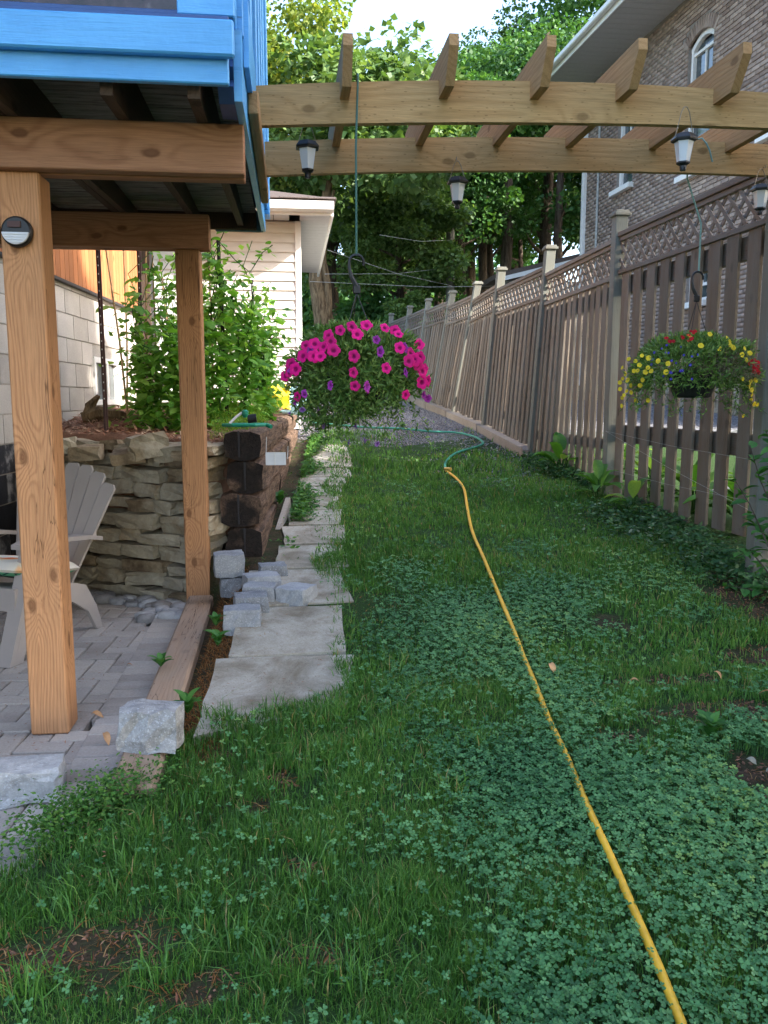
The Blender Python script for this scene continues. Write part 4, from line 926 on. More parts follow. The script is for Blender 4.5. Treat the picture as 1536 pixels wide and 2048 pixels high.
bk = G().prism([A_+D_*.1-NN*.07, B_-NN*.07, B_-NN*.3, A_+D_*.1-NN*.3], (0, 0, .90)); part('backfill', bk, M['joint'], sw)
for k in range(70):
    if k < 52: p = Vector((U(-1.5, -.66), 0, 0)); p.y = float(np.interp(p.x, [-2.1, -.50], [6.16, 5.14]))-.17-abs(RNG.normal(0, .07)); 
    else: p = Vector((U(-.9, -.62), U(4.8, 4.98), 0))
    r = U(.028, .058); rk = rock(r*2*U(.9, 1.4), r*1.7, r*1.3, .12, k, 3)
    for i_ in range(len(rk.v)): v_ = Vector(rk.v[i_]); rk.v[i_] = tuple(Vector((v_.x, v_.y, v_.z)).normalized().lerp(v_.normalized(), .5)*((v_.length*.35)+r*.62) if v_.length else v_)
    q = mesh_of('river_pebble', rk, M['pebble'], True); link('river_pebble', q, None, (p.x, p.y, r*.45-.015), (0, 0, U(0, 3)), (1.1, .95, .9), label='smooth grey river pebble lying along the foot of the stone wall', category='pebble', group='river pebbles at the foot of the stone wall')
# ================================================================== LOG RETAINING WALL
lw = thing('log_wall', 'stacked weathered railway ties holding the raised bed beside the path', 'wall', (-.15, 7, .5))
def logg(p0, p1, wd, ht, seed):
    rr = random.Random(seed); g = G(); n = 14; m = 15; rad = [rr.uniform(.93, 1.06) for _ in range(n)]
    p0 = Vector(p0); p1 = Vector(p1); d = (p1-p0).normalized(); s_ = Vector((d.y, -d.x, 0)).normalized(); vs = []; fs = []
    split = rr.randrange(n)
    for i in range(m):
        t = i/(m-1); c = p0.lerp(p1, t); e = .95 if i in (0, m-1) else 1
        for k in range(n):
            a = 2*pi*k/n+.2; ca, sa = cos(a), sin(a); sq = (abs(ca)**6+abs(sa)**6)**(-1/6)
            r_ = rad[k]*(1+rr.uniform(-.035, .035))*e*sq
            if k == split and 1 < i < m-2: r_ *= .9
            vs.append(c+s_*(ca*r_*wd/2)+Vector((0, 0, sa*r_*ht/2))+d*(rr.uniform(-.004, .004)))
    for i in range(m-1):
        for k in range(n): k2 = (k+1) % n; fs.append((i*n+k, i*n+k2, (i+1)*n+k2, (i+1)*n+k))
    nv = len(vs)
    # end cap with a drying crack wedge
    c = p0+d*.004; vs.append(c); ca_ = len(vs)-1
    for k in range(n): k2 = (k+1) % n; fs.append((k2, k, ca_))
    fs.append(tuple(range((m-1)*n, m*n)))
    return g.add(vs, fs)
ZL = [1.0, .80, .595, .385, .185]; XL = [(-.335, .0), (-.325, .0), (-.335, .0), (-.315, .0), (-.33, 0)]
for k, zc in enumerate(ZL):
    xo = [(-.30), (-.285), (-.32), (-.30), (-.32)][k]; wd = [.235, .235, .26, .235, .24][k]; ht = [.185, .205, .215, .205, .19][k]; st = [.0, .02, -.01, .0, .03][k]
    brk = [7.3, 7.9, 7.0, 7.7, 7.2][k]; zr = lambda y: zc-.01+(y-5.2)*.006
    part('log', logg((xo, 5.18+st, zr(5.2)), (xo+(brk-5.2)*.055, brk, zr(brk)), wd, ht, k), M['tie'], lw)
    part('log', logg((xo+(brk-5.2)*.055+.01, brk+.015, zr(brk)), (xo+(10.1-5.2)*.055, 10.1, zr(10)), wd*.97, ht, k+20), M['tie'], lw)
    # dark crack down the end grain
    cx = xo+U(-.02, .02); g = G().prism([(cx-.006, 5.176+st, zc+ht*.45), (cx+.008, 5.176+st, zc+ht*.42), (cx+.003, 5.176+st, zc-ht*.1), (cx+.006, 5.176+st, zc-ht*.44), (cx-.003, 5.176+st, zc-ht*.44), (cx-.004, 5.176+st, zc-ht*.05)], (0, .01, 0)); part('end_crack', g, M['matte_black'], lw)
p = Vector((-.19, 5.35, .18)); solo('paving_slab', G().prism([(-.165, 5.22, .10), (-.12, 5.25, .10), (.02, 6.4, .30), (-.01, 6.4, .52), (-.13, 5.45, .26)], (-.035, .0, 0)), M['kerbc'], 'upright concrete slab leaning along the foot of the log wall', 'slab')
# timbers of the patio edge
et = thing('edging_timber', 'long square timber edging the patio beneath the grey block', 'timber', (-.5, 3.6, 0))
part('timber', G().bar((-.502, 2.46, .035), (-.55, 4.93, .045), .145, .135, .012), M['timber'], et)
# ================================================================== GREY BLOCKS
def block(u, v, zg, w_, d_, h_, rz, label, mat='block', dz=0, loc=None, seed=None):
    p = Vector(loc) if loc else atZ(u, v, zg); g = G()
    rr = random.Random(seed or int(u)); b = .011; n = 5; rk = G().box((0, 0, 0), (w_, d_, h_), b)
    # subdivide by building a grid box, then roughen
    g = G(); key = {}; S = (n, 4, 3)
    def vid(i, j, k):
        if (i, j, k) not in key:
            q = Vector(((i/S[0]-.5)*w_, (j/S[1]-.5)*d_, (k/S[2]-.5)*h_)); ne = (i in (0, S[0]))+(j in (0, S[1]))+(k in (0, S[2]))
            if ne >= 2: q *= (1-.038*(ne-1))
            a_ = .005 if mat == 'block' else (.015 if j == 0 else .005); q += Vector((rr.uniform(-a_, a_), rr.uniform(-a_, a_), rr.uniform(-a_, a_)*.7)); key[i, j, k] = len(g.v); g.v.append(tuple(q))
        return key[i, j, k]
    for i in range(S[0]):
        for k in range(S[2]): g.f.append((vid(i, 0, k), vid(i+1, 0, k), vid(i+1, 0, k+1), vid(i, 0, k+1))); g.f.append((vid(i, S[1], k), vid(i, S[1], k+1), vid(i+1, S[1], k+1), vid(i+1, S[1], k)))
        for j in range(S[1]): g.f.append((vid(i, j, S[2]), vid(i+1, j, S[2]), vid(i+1, j+1, S[2]), vid(i, j+1, S[2]))); g.f.append((vid(i, j, 0), vid(i, j+1, 0), vid(i+1, j+1, 0), vid(i+1, j, 0)))
    for j in range(S[1]):
        for k in range(S[2]): g.f.append((vid(0, j, k), vid(0, j, k+1), vid(0, j+1, k+1), vid(0, j+1, k))); g.f.append((vid(S[0], j, k), vid(S[0], j+1, k), vid(S[0], j+1, k+1), vid(S[0], j, k+1)))
    me = mesh_of('concrete_block', g, M[mat])
    link('concrete_block', me, None, (p.x, p.y+d_/2*.9, p.z+h_/2+dz), (U(-.02, .02), U(-.02, .02), rz), label=label, category='block', group='grey landscaping blocks')
block(484, 1270, .13, .185, .15, .125, .02, 'nearest grey block of the cluster, square to the timber')
block(502, 1243, .15, .175, .15, .13, .12, 'grey block half hidden just behind the nearest one')
block(520, 1218, .17, .175, .15, .12, -.1, 'grey block third back in the diagonal row')
block(594, 1224, .16, .175, .17, .125, -.5, 'grey block turned cornerwise at the grass side')
block(522, 1188, .20, .20, .15, .10, .3, 'wide grey block in the middle of the cluster, skewed')
block(545, 1166, .22, .16, .15, .10, .15, 'rearmost grey block of the cluster beside the weeds')
block(462, 1196, .14, .13, .15, .115, .05, 'pale block under another at the log wall corner', seed=5)
block(458, 1196, .14, .175, .16, .135, .12, 'topmost grey block stacked against the dark log ends', dz=.12, seed=6)
block(292, 1500, .0, .195, .13, .145, -.22, 'split faced grey block sitting across the edging timber', 'blockr', loc=(-.485, 2.70, .103), seed=7)
q_ = atZ(118, 1612, 0); block(0, 0, 0, .46, .15, .115, .06, 'long split faced grey block lying on the pavers', 'blockr', loc=(q_.x-.23, q_.y, 0), seed=8)
# ================================================================== ADIRONDACK CHAIR
def chair():
    p = atZ(182, 1256, 0); t = thing('adirondack_chair', 'taupe plastic adirondack chair with fanned back behind the front post', 'chair', (0, 0, 0), 0, local=True)
    m = M['taupe']
    for k in range(7):                                  # fanned back slats, leaning back
        q_ = k-3; a = radians(q_*4.3); L_ = .70-.012*q_*q_; lean = radians(23)
        g = G(); wb, wt = .046, .088
        pts = [(-wb/2, 0), (wb/2, 0), (wt/2, L_-.02), (wt/2-.015, L_), (-wt/2+.015, L_), (-wt/2, L_-.02)]
        g.prism([(x, 0, z) for x, z in pts], (0, .016, 0)); g.xf(Matrix.Translation((0, .17, .27)) @ Matrix.Rotation(-lean, 4, 'X') @ Matrix.Translation((q_*.054, -.008*abs(q_), 0)) @ Matrix.Rotation(a, 4, 'Y')); part('back_slat', g, m, t)
    g = G(); g.bar((-.24, .19+.115, .53), (.24, .19+.115, .53), .03, .06, .006); part('back_brace', g, m, t)
    for k in range(6):
        y = -.30+k*.085; part('seat_slat', G().box((0, y, .345-k*.018), (.50, .075, .018), .006, Matrix.Rotation(-.21, 3, 'X')), m, t)
    for s_ in (-1, 1):
        x = s_*.285
        path_ = [(-.32, .575), (-.25, .585), (-.05, .575), (.15, .555), (.27, .53)]
        wds = [.05, .065, .06, .045, .03]; L = [(x-s_*0-w_, y, z) for (y, z), w_ in zip(path_, wds)]; R = [(x+w_, y, z) for (y, z), w_ in zip(path_, wds)]
        g = G(); vs = L+R; vs = vs+[(a, b, c-.022) for a, b, c in vs]; fs = []
        for i in range(4): fs += [(i, 5+i, 6+i, i+1), (10+i, 11+i, 16+i, 15+i), (i, i+1, 11+i, 10+i), (5+i, 15+i, 16+i, 6+i)]
        fs += [(0, 10, 15, 5), (4, 9, 19, 14)]; part('armrest', g.add(vs, fs), m, t)
        g = G()                                         # front leg: channel, splayed
        g.prism([(x-.03*s_-.04, -.44, 0), (x-.03*s_+.04, -.44, 0), (x-.02*s_+.045, -.24, .56), (x-.02*s_-.045, -.24, .56)], (0, .03, 0))
        g.prism([(x-.03*s_-.04, -.41, 0), (x-.03*s_-.03, -.41, 0), (x-.02*s_-.035, -.21, .55), (x-.02*s_-.045, -.21, .55)], (0, .06, 0)); g.prism([(x-.03*s_+.03, -.41, 0), (x-.03*s_+.04, -.41, 0), (x-.02*s_+.045, -.21, .55), (x-.02*s_+.035, -.21, .55)], (0, .06, 0)); part('leg', g, m, t)
        g = G(); pts = [(-.33, .36), (-.33, .26), (-.1, .24), (.08, .20), (.2, .12), (.27, 0), (.32, 0), (.27, .14), (.19, .27), (.1, .30), (-.1, .33)]
        g.prism([(x-.045*s_-.012, y, z) for y, z in pts], (.024, 0, 0)); part('leg', g, m, t)
    g = G().prism([(-.26, -.35, .25), (.26, -.35, .25), (.26, -.34, .36), (-.26, -.34, .36)], (0, .02, 0)); part('apron', g, m, t)
    rz = radians(-25); f = Matrix.Rotation(rz, 4, 'Z') @ Vector((.27, .30, 0)); t.location = (p.x-f.x+.07, p.y-f.y, 0); t.rotation_euler = (0, 0, rz)
    g = G(); NX, NY = 14, 14
    def cz(i, j, top):
        a, b = i/NX*2-1, j/NY*2-1; e = (max(0, 1-abs(a)**5)*max(0, 1-abs(b)**5))**.5; puff = 1-.35*(abs(sin(a*4.7))<.12)*(1)-.3*(abs(sin(b*4.7))<.12)
        return (.036*e*puff if top else -.030*e)
    for top in (1, 0):
        n0 = len(g.v)
        for j in range(NY+1):
            for i in range(NX+1):
                a, b = i/NX*2-1, j/NY*2-1; r_ = 1-.045*(a*a*b*b)*2; g.v.append((a*.245*r_, b*.235*r_, cz(i, j, top)))
        for j in range(NY):
            for i in range(NX): q = n0+j*(NX+1)+i; g.f.append((q, q+1, q+NX+2, q+NX+1) if top else (q, q+NX+1, q+NX+2, q+1))
    me = mesh_of('seat_cushion', g, M['cushion'], True); o = link('seat_cushion', me, None, (0, 0, 0), label='floral orange and green cushion on the adirondack chair seat', category='cushion')
    q = Matrix.Rotation(rz, 4, 'Z') @ Vector((.02, -.10, .415)); o.location = t.location+q; o.rotation_euler = (-.16, 0, rz); o.scale = (1.12, 1.08, 1.35)
chair()
# ================================================================== HOSES
def hose(name, pts2, r, mat, label, zoff=.02, rings=True):
    t = thing(name, label, 'hose', (0, 0, 0)); P_ = []
    for i in range(len(pts2)-1):
        p0 = Vector(pts2[max(i-1, 0)]); p1 = Vector(pts2[i]); p2 = Vector(pts2[i+1]); p3 = Vector(pts2[min(i+2, len(pts2)-1)])
        for k in range(8):
            s_ = k/8; q = .5*((2*p1)+(p2-p0)*s_+(2*p0-5*p1+4*p2-p3)*s_*s_+(3*p1-p0-3*p2+p3)*s_**3); P_.append(q)
    P_.append(Vector(pts2[-1])); c = P_[0]; t.location = (c.x, c.y, float(gl(c.x, c.y))); W[t.name] = Vector(t.location)
    part('tube', G().tube([(q.x, q.y, float(gl(q.x, q.y))+zoff+.003*sin(i*.37)) for i, q in enumerate(P_)], r, 10), mat, t, True); return t, P_
hp_ = [(1365, 2045), (1300, 1885), (1240, 1745), (1180, 1620), (1135, 1510), (1100, 1440), (1065, 1350), (1030, 1265), (1000, 1190), (970, 1120), (945, 1060), (934, 1010), (928, 975), (915, 957), (893, 940)]
pts = [gnd(u, v, .045).xy for u, v in hp_]; pts = [pts[0]+(pts[0]-pts[1])*3, pts[0]+(pts[0]-pts[1])*1.4]+pts
ht, hpth = hose('garden_hose', pts, .0108, M['yhose'], 'yellow garden hose running up the middle of the lawn', .034)
hp2 = [(893, 940), (890, 928), (900, 912), (925, 900), (958, 890), (966, 884), (950, 872), (910, 864), (860, 861), (800, 856), (740, 853), (690, 850), (650, 846), (620, 842)]
gt, _ = hose('garden_hose', [gnd(u, v, .045).xy for u, v in hp2], .013, M['ghose'], 'green garden hose curling from the yellow one toward the gravel', .035)
q = hpth[-1]; part('coupling', G().tube([(q.x+.03, q.y-.05, float(gl(q.x, q.y))+.055), (q.x-.005, q.y+.04, float(gl(q.x, q.y))+.05)], .018, 10), M['brass'], ht)
# ================================================================== SPRINKLER, TRAY, DRIFTWOOD, STAKES
sp = thing('sprinkler', 'green plastic lawn sprinkler sitting on the log wall corner', 'sprinkler', (-.27, 5.35, 1.1))
z0 = 1.115; g = G().tube([(-.42, 5.28, z0), (-.36, 5.22, z0), (-.22, 5.22, z0), (-.15, 5.30, z0), (-.17, 5.42, z0)], .011, 8); part('sled_base', g, M['gplastic'], sp)
part('sled_runner', G().tube([(-.42, 5.28, z0), (-.38, 5.40, z0), (-.24, 5.43, z0), (-.17, 5.42, z0)], .010, 8), M['gplastic'], sp)
part('arm', G().tube([(-.38, 5.30, z0+.01), (-.34, 5.32, z0+.05), (-.29, 5.33, z0+.085)], .008, 8), M['frost'], sp); part('nozzle', G().lathe((-.285, 5.33, z0+.065), [(.012, -.02), (.022, 0), (.022, .02), (.010, .03)], 14), M['gplastic'], sp)
part('drum', G().tube([(-.27, 5.36, z0+.035), (-.215, 5.36, z0+.042)], .028, 14), M['black'], sp); part('hose_inlet', G().tube([(-.15, 5.30, z0), (-.12, 5.27, z0-.012)], .013, 10), M['gplastic'], sp)
tr = thing('plastic_tray', 'small white plastic tray hung on wires against the log wall', 'tray', (-.12, 5.28, .88))
a = atY(531, 905, 5.12); b = atY(572, 930, 5.12)
part('tray_body', G().prism([(a.x, 5.12, b.z), (b.x, 5.12, b.z), (b.x, 5.12, a.z), (a.x, 5.12, a.z)], (0, .012, 0)), M['frost'], tr); part('tray_floor', G().b2((a.x, 5.132, b.z), (b.x, 5.20, b.z+.006), .001), M['frost'], tr)
part('rib', G().b2((a.x+(b.x-a.x)*.45-.002, 5.115, b.z), (a.x+(b.x-a.x)*.45+.002, 5.121, a.z), .0005), M['white'], tr)
for u, v0, v1 in ((533, 874, 905), (576, 892, 912)): p0 = atY(u, v0, 5.13); p1 = atY(u-1, v1+6, 5.13); part('hanger_wire', G().tube([p0, p1], .002, 5), M['frost'], tr)
dw = G(); p = Vector((-1.45, 6.75, 1.10)); dw.tube([p+Vector((-.17, 0, .02)), p+Vector((-.05, 0, .055)), p+Vector((.10, .03, .05)), p+Vector((.28, .0, .02))], [.05, .06, .045, .015], 7); dw.tube([p+Vector((-.13, 0, .05)), p+Vector((-.12, .02, .12)), p+Vector((-.05, .04, .20))], [.045, .035, .012], 6)
dw.v = [(a+U(-.008, .008), b+U(-.008, .008), c+U(-.008, .008)) for a, b, c in dw.v]; solo('driftwood', dw, M['bark_lit'], 'gnarled brown piece of driftwood resting on the mulch', 'driftwood')
stk = [('steel_post', (212, 838), (196, 500), 6.0, .030, 'brown steel post standing alone nearest the block wall'), ('steel_post', (283, 800), (278, 500), 7.0, .030, 'brown steel post with holes left of the rear cedar post'), ('steel_post', (455, 812), (436, 478), 6.5, .026, 'black steel post in the plants right of the rear cedar post'), ('steel_post', (512, 700), (504, 560), 8.3, .024, 'short dark steel post before the white siding')]
for nm, b, t_, Y, wd, lab in stk:
    p1 = atY(*t_, Y); p0 = atY(*b, Y); p0.z = min(p0.z, float(bed_z(0, Y)))-.1
    g = G().bar(p0, p1, wd, wd*.55, .002, up=(0, 1, 0)); g.bar(p0+Vector((0, -.012, 0)), p1+Vector((0, -.012, 0)), wd*.25, wd*.5, .001, up=(0, 1, 0)); th = thing(nm, lab, 'garden post', (p0.x, p0.y, p0.z), group='steel posts in the raised bed'); part('shaft', g, M['steel_brown' if Y < 7.5 and b[0] < 300 else 'matte_black'], th)
    hg = G()
    for k in range(18):
        q = p0.lerp(p1, .25+k*.042); hg.b2((q.x-.003, q.y-.022, q.z-.005), (q.x+.003, q.y-.0195, q.z+.005), 0)
    part('punched_holes', hg, M['white'], th, kind='stuff')
for n_, (b, t_, Y, lab) in enumerate([((258, 838), (212, 500), 6.4, 'bamboo cane leaning left nearest the block wall'), ((285, 790), (292, 500), 6.9, 'pale bamboo cane upright beside the steel post'), ((312, 830), (304, 500), 6.8, 'bamboo cane rising among the leaves left of the cedar post'), ((350, 760), (318, 508), 7.4, 'bamboo cane slanting behind the rear cedar post'), ((425, 830), (418, 530), 6.6, 'thin bamboo cane just right of the rear cedar post'), ((246, 640), (247, 500), 7.2, 'short bamboo cane against the cedar boards')]):
    p0 = atY(*b, Y); p1 = atY(*t_, Y); p0.z = min(p0.z, 1.1)-.05; m_ = p0.lerp(p1, .5)+Vector((.012, 0, 0)); g = G().tube([p0, p0.lerp(m_, .5), m_, m_.lerp(p1, .5), p1], [.009, .0085, .008, .007, .006], 7); solo('bamboo_cane', g, M['bamboo'], lab, 'garden cane', group='canes in the raised bed')
p = atY(548, 795, 8.6); solo('yellow_bag', G().add(*(lambda r: ([Vector(q)+p for q in r.v], r.f))(rock(.28, .2, .24, .2, 3, 4))), plain('yellow_plastic', (.75, .62, .03), .45, .15), 'bright yellow plastic bag behind the raised bed plants', 'bag')
p = atY(580, 800, 8.9); solo('blue_tarp', G().add(*(lambda r: ([Vector(q)+p for q in r.v], r.f))(rock(.34, .25, .26, .2, 5, 4))), plain('pale_blue_plastic', (.30, .50, .56), .5, .1), 'pale blue plastic heap at the far end of the log wall', 'tarp')
# ================================================================== FLOWERS AND HANGING BASKETS
def flower_mesh(name, R, mat, lobes=5, depth=.35, ruf=.06, n=20, trumpet=True):
    g = G(); rs = random.Random(len(name)); vs = []; fs = []
    rings = [(.0, -depth*1.0), (.16, -depth*.55), (.45, -.10), (.8, .0), (1.0, -.06)] if trumpet else [(.0, -.1), (.5, .02), (1, .0)]
    for rr, zz in rings:
        for k in range(n):
            a = 2*pi*k/n; lb = 1-(.20*(1-abs(cos(a*lobes/2)))**1.5*(1 if rr > .9 else .4) if rr > .7 else 0); w_ = ruf*rr**2*sin(a*lobes*2+1) + rs.uniform(-.02, .02)*rr
            vs.append((R*rr*lb*cos(a), R*rr*lb*sin(a), R*(zz+w_)))
    m = len(rings)
    for i in range(m-1):
        for k in range(n): k2 = (k+1) % n; fs.append((i*n+k, i*n+k2, (i+1)*n+k2, (i+1)*n+k))
    if trumpet: 
        c = len(vs); vs.append((0, 0, -R*1.9))
        for k in range(0, n, 4): fs.append((n+k, n+(k+4) % n, c))
    g.add(vs, fs); return mesh_of(name, g, mat, True)
def look(d, roll=0): return Vector(d).to_track_quat('Z', 'Y').to_euler()
def hook_hanger(t, c, topz, rimz, rimr, flip=1):
    # curved plastic hook with three wires
    zc = topz-.035; pts = []
    for k in range(13):
        a = radians(200-k*20) if flip > 0 else radians(-20+k*20); pts.append((c.x+.030*cos(a), c.y, zc+.032*sin(a)))
    pts = pts[::-1] if 0 else pts
    tail = [(c.x-.030*flip, c.y, zc-.02), (c.x-.022*flip, c.y, zc-.055), (c.x, c.y, zc-.095)]
    pl = [(c.x-.030*flip*cos(radians(0)), c.y, zc)] ; arc = [(c.x-.030*flip*cos(radians(a)), c.y, zc+.032*sin(radians(a))) for a in range(0, 200, 18)]
    g = G().tube(tail[::-1]+arc, [.010, .009, .007]+[.006]*len(arc), 6); part('hook', g, M['black'], t)
    part('hook_block', G().b2((c.x-.016, c.y-.008, zc-.125), (c.x+.016, c.y+.008, zc-.09), .004), M['black'], t)
    for k in range(3):
        a = radians(90+120*k+15); part('hanger_wire', G().tube([(c.x, c.y, zc-.12), (c.x+rimr*cos(a), c.y+rimr*sin(a), rimz)], .0022, 5), M['black'], t)
def basket(name, label, c, rx, top, topz, rimz, leafmat, cat='hanging basket', nleaf=7000, trail=.2):
    t = thing(name, label, cat, (c.x, c.y, rimz-.13))
    part('pot', G().lathe((c.x, c.y, rimz), [(.085, -.13), (.10, -.12), (.135, -.01), (.142, 0), (.138, .008)], 20), M['black'], t)
    hook_hanger(t, c, topz, rimz, .135)
    # mound of leaves: points biased to the skin of a dome
    n = nleaf; u_ = unit(n); u_[:, 2] = np.where(u_[:, 2] < -.45, -u_[:, 2], u_[:, 2]); r_ = RNG.uniform(.45, 1.0, n)**.5*(1+.10*snoise(u_[:, 0]*3, u_[:, 1]*3+u_[:, 2]*2, 2.2, 4))
    P = np.stack([c.x+u_[:, 0]*r_*rx, c.y+u_[:, 1]*r_*rx*.9, rimz+np.where(u_[:, 2] > 0, u_[:, 2]*r_*top, u_[:, 2]*r_*top*.9)], 1)
    k = ~((u_[:, 2] < -.12) & (np.hypot(P[:, 0]-c.x, P[:, 1]-c.y) < .15)); P = P[k]; u_ = u_[k]; n = len(P)
    D = u_*.9+unit(n)*.8+np.array([0, 0, .25]); V, F = leafgeo(P, D, unit(n)*.7+u_, RNG.uniform(.02, .042, n), RNG.uniform(.006, .011, n), .2, .15)
    # trailing stems
    Vs = [V]; Fs = [F]; off = len(V); rnd = [np.tile(RNG.random(n), 4)]
    return t, P, u_, Vs, Fs, rnd
def finish(t, Vs, Fs, rnd, mat, nm='foliage'):
    off = 0; FF = []
    for V, F in zip(Vs, Fs): FF.append(F+off); off += len(V)
    V = np.concatenate(Vs)-np.array(W[t.name]); link(nm, mesh_np(nm, V, np.concatenate(FF), mat, np.concatenate(rnd)), t, W[t.name], kind='stuff')
def trails(c, starts, length, Vs, Fs, rnd, t, lsz=.022, per=26):
    st = G()
    for s_ in starts:
        p = Vector(s_); d = Vector((p.x-c.x, p.y-c.y, 0)).normalized()*.25+Vector((U(-.3, .3), U(-.3, .3), -1)); L_ = length*U(.5, 1.1); pts = []
        for k in range(6): pts.append(p+d*(L_*k/5)+Vector((U(-.008, .008), U(-.008, .008), .02*sin(k)))); d = (d+Vector((U(-.25, .25), U(-.25, .25), 0)))
        st.tube(pts, .0012, 4, False); n = per; q = np.array([tuple(pts[min(4, int(x))].lerp(pts[min(5, int(x)+1)], x % 1)) for x in RNG.uniform(0, 5, n)])
        D = unit(n); V, F = leafgeo(q, D, unit(n), RNG.uniform(.6, 1.2, n)*lsz, RNG.uniform(.2, .35, n)*lsz, .15, .1); Vs.append(V); Fs.append(F); rnd.append(np.tile(RNG.random(n), 4))
    part('trailing_stems', st, M['petleaf'], t, kind='stuff')
pc = atY(714, 760, 3.50); c = Vector((pc.x, 3.50, 0)); rim = atY(714, 752, 3.5).z
t, P, u_, Vs, Fs, rnd = basket('petunia_basket', 'hanging basket overflowing with hot pink petunias over the lawn', c, .285, .215, atY(714, 508, 3.5).z, rim, M['petleaf'], nleaf=9000)
st = [(c.x+.24*cos(a)*U(.5, 1), 3.5+.2*sin(a)*U(.5, 1), rim-U(.03, .12)) for a in np.linspace(0, 6.28, 34)]
trails(c, st, .17, Vs, Fs, rnd, t, .03)
st = [(atY(u, v, 3.4).x, 3.4+U(-.1, .1), atY(u, v, 3.4).z) for u, v in ((600, 770), (615, 790), (640, 800), (660, 805), (680, 810), (700, 812), (650, 815), (715, 800), (630, 800), (592, 760))]; trails(c, st, .13, Vs, Fs, rnd, t, .03, 40)
n = 3200; u_ = unit(n)*RNG.uniform(.4, 1, (n, 1))**.5; cc = np.where(RNG.random((n, 1)) < .55, np.array([[c.x-.10, 3.42, rim-.10]]), np.array([[c.x+.04, 3.38, rim-.05]])); P = cc+u_*np.array([.17, .10, .115]); V, F = leafgeo(P, unit(n)+np.array([0, -.5, -.2]), unit(n)*.7+np.array([0, -.6, .5]), RNG.uniform(.02, .04, n), RNG.uniform(.006, .011, n), .2, .15); Vs.append(V); Fs.append(F); rnd.append(np.tile(RNG.random(n), 4))
finish(t, Vs, Fs, rnd, M['petleaf'])
fm = flower_mesh('petunia', .0262, M['magenta']); fp = flower_mesh('petunia_old', .022, M['purple'], ruf=.2, depth=.9); fl_ = flower_mesh('petunia_bud', .014, M['lilac'], ruf=.1, depth=1.2)
mag = [(704, 653), (733, 650), (656, 670), (661, 682), (629, 687), (646, 693), (605, 711), (628, 712), (581, 727), (570, 752), (708, 712), (707, 745), (773, 736), (710, 772), (594, 793), (715, 668), (797, 667), (838, 688), (822, 706), (841, 715), (850, 736), (836, 731), (812, 790), (857, 762), (611, 690), (578, 745), (846, 742), (770, 655), (790, 660), (829, 720)]
pur = [(753, 679), (761, 703), (660, 771), (656, 800), (735, 774), (609, 787), (810, 695), (772, 660), (582, 738), (848, 790), (856, 797), (683, 660), (620, 700), (735, 680), (590, 800), (866, 792), (812, 745)]
lil = [(698, 884), (729, 881), (755, 888), (648, 852), (697, 828), (578, 828), (712, 852), (605, 820), (640, 818)]
def place_flower(me, nm, uv, c, rx, ry, rz_, zc, t, jit=.35, sc=1.):
    u, v = uv; o = Vector((0, 0, EYE)); d = ray(u, v).normalized()    # where the sight line meets the mound
    q = o-Vector((c.x, c.y, zc)); A = (d.x/rx)**2+(d.y/ry)**2+(d.z/rz_)**2; B = 2*(q.x*d.x/rx**2+q.y*d.y/ry**2+q.z*d.z/rz_**2); Cc = (q.x/rx)**2+(q.y/ry)**2+(q.z/rz_)**2-1
    D2 = B*B-4*A*Cc; tt = (-B-sqrt(D2))/(2*A) if D2 > 0 else -B/(2*A); p = o+d*tt; nrm = Vector(((p.x-c.x)/rx, (p.y-c.y)/ry, (p.z-zc)/rz_)).normalized()
    dirv = nrm*.7+Vector((U(-jit, jit), -.75+U(-jit, jit), U(-.1, jit))); s1 = sc*U(.8, 1.15); link(nm, me, t, p, look(dirv), (s1*(U(.45, .9) if 'faded' in nm else U(.82, 1.05)), s1, s1))
for q in mag+[(640, 712), (818, 722), (800, 695), (590, 738), (680, 660), (845, 765), (667, 700)]: place_flower(fm, 'petunia_flower', q, c, .308, .31, .235, rim, t)
for q in pur[::2]+pur[1:12:4]: place_flower(fp, 'faded_petunia_flower', q, c, .308, .31, .235, rim, t, .8)
for q in lil: p = atY(q[0], q[1], 3.4+U(-.05, .05)); link('petunia_bud', fl_, t, p, look((U(-1, 1), U(-1, .2), U(-.6, .3))))
# its cord
bz = atY(714, 172, 3.6).z; p0 = atY(716, 172, 3.585); ph = Vector((c.x, 3.5, atY(714, 512, 3.5).z))
solo('green_cord', G().tube([(p0.x, 3.66, 2.600), (p0.x, 3.60, 2.603), (p0.x, 3.585, 2.59), (c.x+.003, 3.54, 2.3), (c.x, 3.5, ph.z+.2), ph], .0045, 7), M['cord'], 'dark green cord looped over the front beam holding the petunia basket', 'cord')
# yellow basket
pc = atY(1385, 760, 4.30); c = Vector((pc.x, 4.30, 0)); rim = atY(1385, 747, 4.3).z
t, P, u_, Vs, Fs, rnd = basket('mixed_flower_basket', 'hanging basket of small yellow flowers with dry stems before the fence', c, .34, .21, atY(1388, 542, 4.3).z, rim, M['petleaf'], nleaf=7500)
st = [(c.x+.30*cos(a)*U(.7, 1), 4.3+.25*sin(a)*U(.7, 1), rim-U(.0, .08)) for a in np.linspace(0, 6.28, 40)]; trails(c, st, .15, Vs, Fs, rnd, t, .028); finish(t, Vs, Fs, rnd, M['petleaf'])
n = 2600; u2 = unit(n); u2[:, 2] = np.abs(u2[:, 2]); P2 = np.stack([c.x+.10+u2[:, 0]*.17, 4.3-.14+u2[:, 1]*.15, rim-.03+u2[:, 2]*.15], 1); V, F = quadleaf(P2, unit(n), unit(n), .035, .0035); finish(t, [V], [F], [RNG.random(n)], M['dry'], 'dry_stems')
